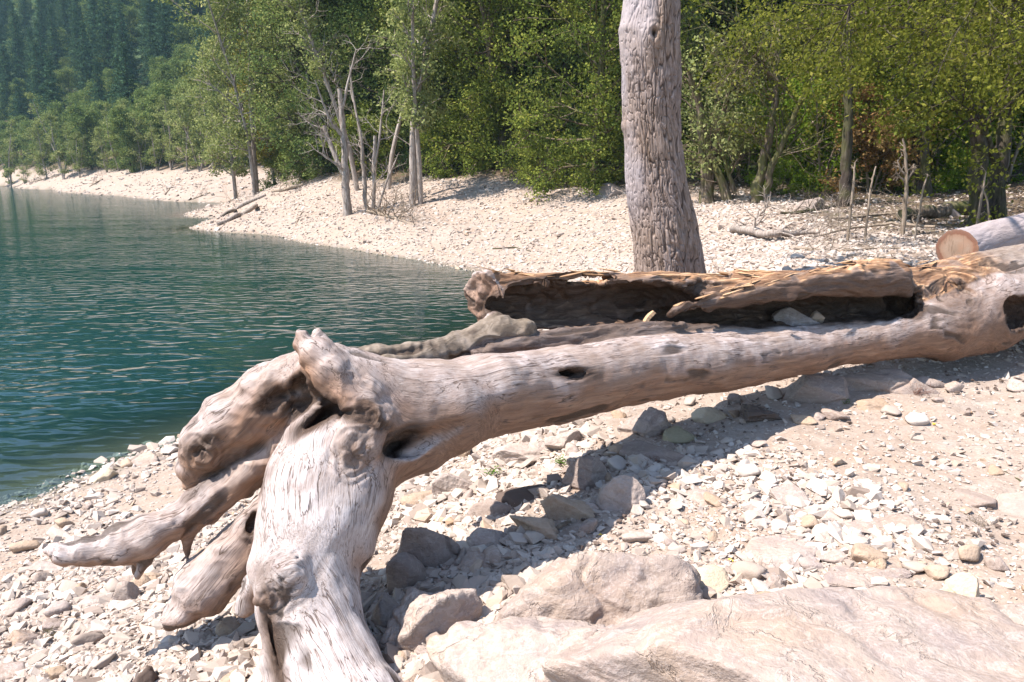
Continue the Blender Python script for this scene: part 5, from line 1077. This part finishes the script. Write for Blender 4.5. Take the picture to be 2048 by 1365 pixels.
def chip(px, py, L, W, T_, rz, tilt, label, mat, name='wood_chip', bend=.1, zoff=.0, roll=0):
    rng = np.random.default_rng(int(px)); p = hit(px, py, dz=zoff); n = 12; V, Fc = [], []
    for i in range(n):
        f = i / (n - 1); w_ = W * (.35 + .65 * math.sin(math.pi * (.15 + .75 * f))) * rng.uniform(.85, 1.1); z = bend * L * math.sin(math.pi * f); x = (f - .5) * L
        V += [(x, -w_ / 2, z), (x, w_ / 2, z + rng.normal(0, .001)), (x, w_ / 2 * .8, z + T_), (x, -w_ / 2 * .8, z + T_)]
    for i in range(n - 1):
        for k in range(4): Fc.append((i * 4 + k, i * 4 + (k + 1) % 4, i * 4 + 4 + (k + 1) % 4, i * 4 + 4 + k))
    Fc += [(3, 2, 1, 0), (n * 4 - 4, n * 4 - 3, n * 4 - 2, n * 4 - 1)]; V = np.array(V)
    o = obj(name, mesh_np(name, V, np.array(Fc), {'v': np.full(len(V), .8), 'gc': V}, False), mat); o.location = [float(c) for c in p + [0, 0, .004]]; o.rotation_euler = (R(roll), R(tilt), R(rz)); return tag(o, label, name.replace('_', ' '))
chip(1262, 962, .10, .022, .004, -62, 28, 'pale curved wood chip leaning on the grey triangular stone', M_SPL, bend=.14, zoff=.055)
chip(1655, 797, .14, .030, .008, -18, 14, 'tan wood chip at the edge of the deep shadow under the stem', M_SPL, zoff=.03)
chip(1598, 742, .12, .012, .005, 24, -6, 'thin wood splinter beside the shaded stones', M_SPL)
chip(1125, 1052, .10, .018, .01, 30, -12, 'brown curled bark piece behind the large rounded boulder', MB['mossy'], 'bark_piece', zoff=.01)
chip(1500, 575, .012, .004, .09, 0, 0, 'small pale sliver standing on the broken rim', M_SPL, 'wood_sliver', 0, .0)
bpy.data.objects['wood_sliver'].location = [float(c) for c in at(1500, 592, rY(1500) - .36)]
chip(1330, 700, .05, .02, .01, 0, 0, 'x', M_SPL, 'tmp'); bpy.data.objects.remove(bpy.data.objects['tmp'])
chip(1980, 455, .1, .03, .01, 0, 0, 'x', M_SPL, 'tmp'); bpy.data.objects.remove(bpy.data.objects['tmp'])
o = chip(1300, 632, .10, .035, .02, 20, -50, 'pale shard standing up inside the hollow', M_SPL, 'wood_shard'); o.location = [float(c) for c in at(1300, 640, 4.12)]
YL = G('yellow_leaf'); M_YL = YL.done(YL.pbr((.75, .52, .05), .6))
chip(1200, 1063, .022, .016, .001, 20, 10, 'yellow fallen leaf on top of the large rounded boulder', M_YL, 'leaf', .1, .02)
chip(1868, 848, .03, .02, .001, 60, 8, 'yellow fallen leaf on the sandy patch at right', M_YL, 'leaf', .1, .004)
chip(1335, 868, .026, .014, .001, 20, 8, 'yellowish leaf beside the mossy stone', M_YL, 'leaf', .1, .03)
chip(1462, 1118, .022, .012, .001, -40, 8, 'ochre leaf on the chips behind the large boulder', M_YL, 'leaf', .1, .01)
def stalk(pts, rpx, label, name='dry_stalk', mat='twig', lift=.012, seed=0, kids=0):
    t = Tree(seed); P = np.array([hit(x, y, dz=lift) for x, y in pts]); k = 6; n = len(P); T_ = np.linspace(0, n - 1, (n - 1) * k + 1); Pi = np.stack([np.interp(T_, range(n), P[:, i]) for i in range(3)], 1); b = Pi[0].copy()
    Pi += t.rng.normal(0, .002, Pi.shape); r = rpx * depth(P[0]) / F; tube(t.V, t.F, Pi - b, np.linspace(r, r * .4, len(Pi)), 6, t.rng, .1)
    for i in range(kids): t.branch(Pi[t.rng.integers(2, len(Pi))] - b, t.rng.normal(0, 1, 3) * [1, 1, .3], .12, r * .5, 1, 0, 3, .1, 0, .3)
    o = obj(name, t.mesh(name), MB[mat]); o.location = [float(c) for c in b]; return tag(o, label, name.replace('_', ' '))
stalk([(1640, 1078), (1720, 1082), (1800, 1080), (1880, 1066)], 2.2, 'long thin dry stalk lying across the low slabs', seed=1)
stalk([(1868, 1062), (1960, 1068)], 3.4, 'short thick pale stalk at the end of the long thin stalk', seed=2)
stalk([(1960, 1072), (2045, 1090)], 1.8, 'thin curved stalk near the right edge', seed=3)
stalk([(560, 990), (620, 960), (700, 948)], 1.5, 'thin dry stem behind the front root', seed=4)
stalk([(590, 1016), (520, 1010), (470, 1040)], 1.5, 'thin reddish stem lying below the left root', seed=5)
stalk([(1052, 962), (1058, 930)], 1.6, 'dry stick poking from the shadow between the two green plants', seed=6, lift=.03)
stalk([(1350, 1130), (1420, 1098)], 2.2, 'pale stick on the chips behind the large boulder', seed=7)
stalk([(1990, 930), (2047, 962)], 4.0, 'dark stick entering from the right edge', mat='dark', seed=8)
def tangle(px, py, s, seed, label, n=60, mat='mossy'):
    t = Tree(seed); p = hit(px, py); rng = t.rng
    for i in range(n):
        pts, e = curve(rng, rng.normal(0, s * .35, 3) * [1, 1, .2] + [0, 0, s * .1], rng.normal(0, 1, 3) * [1, 1, .5] + [0, 0, .3], s * rng.uniform(.5, 1.2), 6, .5, -.05); pts[:, 2] = np.maximum(pts[:, 2], -.005); tube(t.V, t.F, pts, np.full(7, .0011), 3)
    o = obj('root_tangle', t.mesh('root_tangle'), MAT_RED if mat == 'red' else MB[mat]); o.location = [float(c) for c in p]; return tag(o, label, 'dry roots')
RD = G('reddish_rootlets'); MAT_RED = RD.done(RD.pbr((.17, .085, .06), .9))
tangle(1305, 935, .075, 1, 'tangle of dry reddish rootlets right of the triangular stone', 90, 'red')
tangle(1290, 972, .05, 2, 'second smaller tangle of rootlets against the triangular stone', 50, 'red')
tangle(1840, 790, .10, 3, 'scatter of reddish dry litter at the shadow edge on the right', 60, 'red')
tangle(1385, 880, .05, 4, 'dry brown rootlets beside the mossy stone', 40)
tangle(110, 1270, .06, 5, 'dark dry rootlets in the gravel at the lower left', 50)
tangle(1690, 1010, .05, 6, 'thin dry grass stems among the chips at right', 40, 'twig')
tangle(1960, 1050, .06, 7, 'dry grass stems beside the short thick stalk', 40, 'twig')
# ------------------------------------------------------------------ air
g = G('thin_haze'); pv = g.n('VolumePrincipled'); pv.inputs['Color'].default_value = (.50, .78, .95, 1); pv.inputs['Density'].default_value = .00027
g.l(pv.outputs[0], g.out.inputs['Volume'])
bm = bmesh.new(); bmesh.ops.create_cube(bm, size=1); me = bpy.data.meshes.new('haze'); bm.to_mesh(me); bm.free()
hz_ = obj('haze', me, g.m); zlo = float(min(gZ.min(), -1)) - 1.5; zhi = float(gZ.max()) + 30
hz_.scale = (5500, 2000, zhi - zlo); hz_.location = (0, 950, (zhi + zlo) / 2); tag(hz_, 'thin bluish summer haze over the lake', None, None, 'stuff')
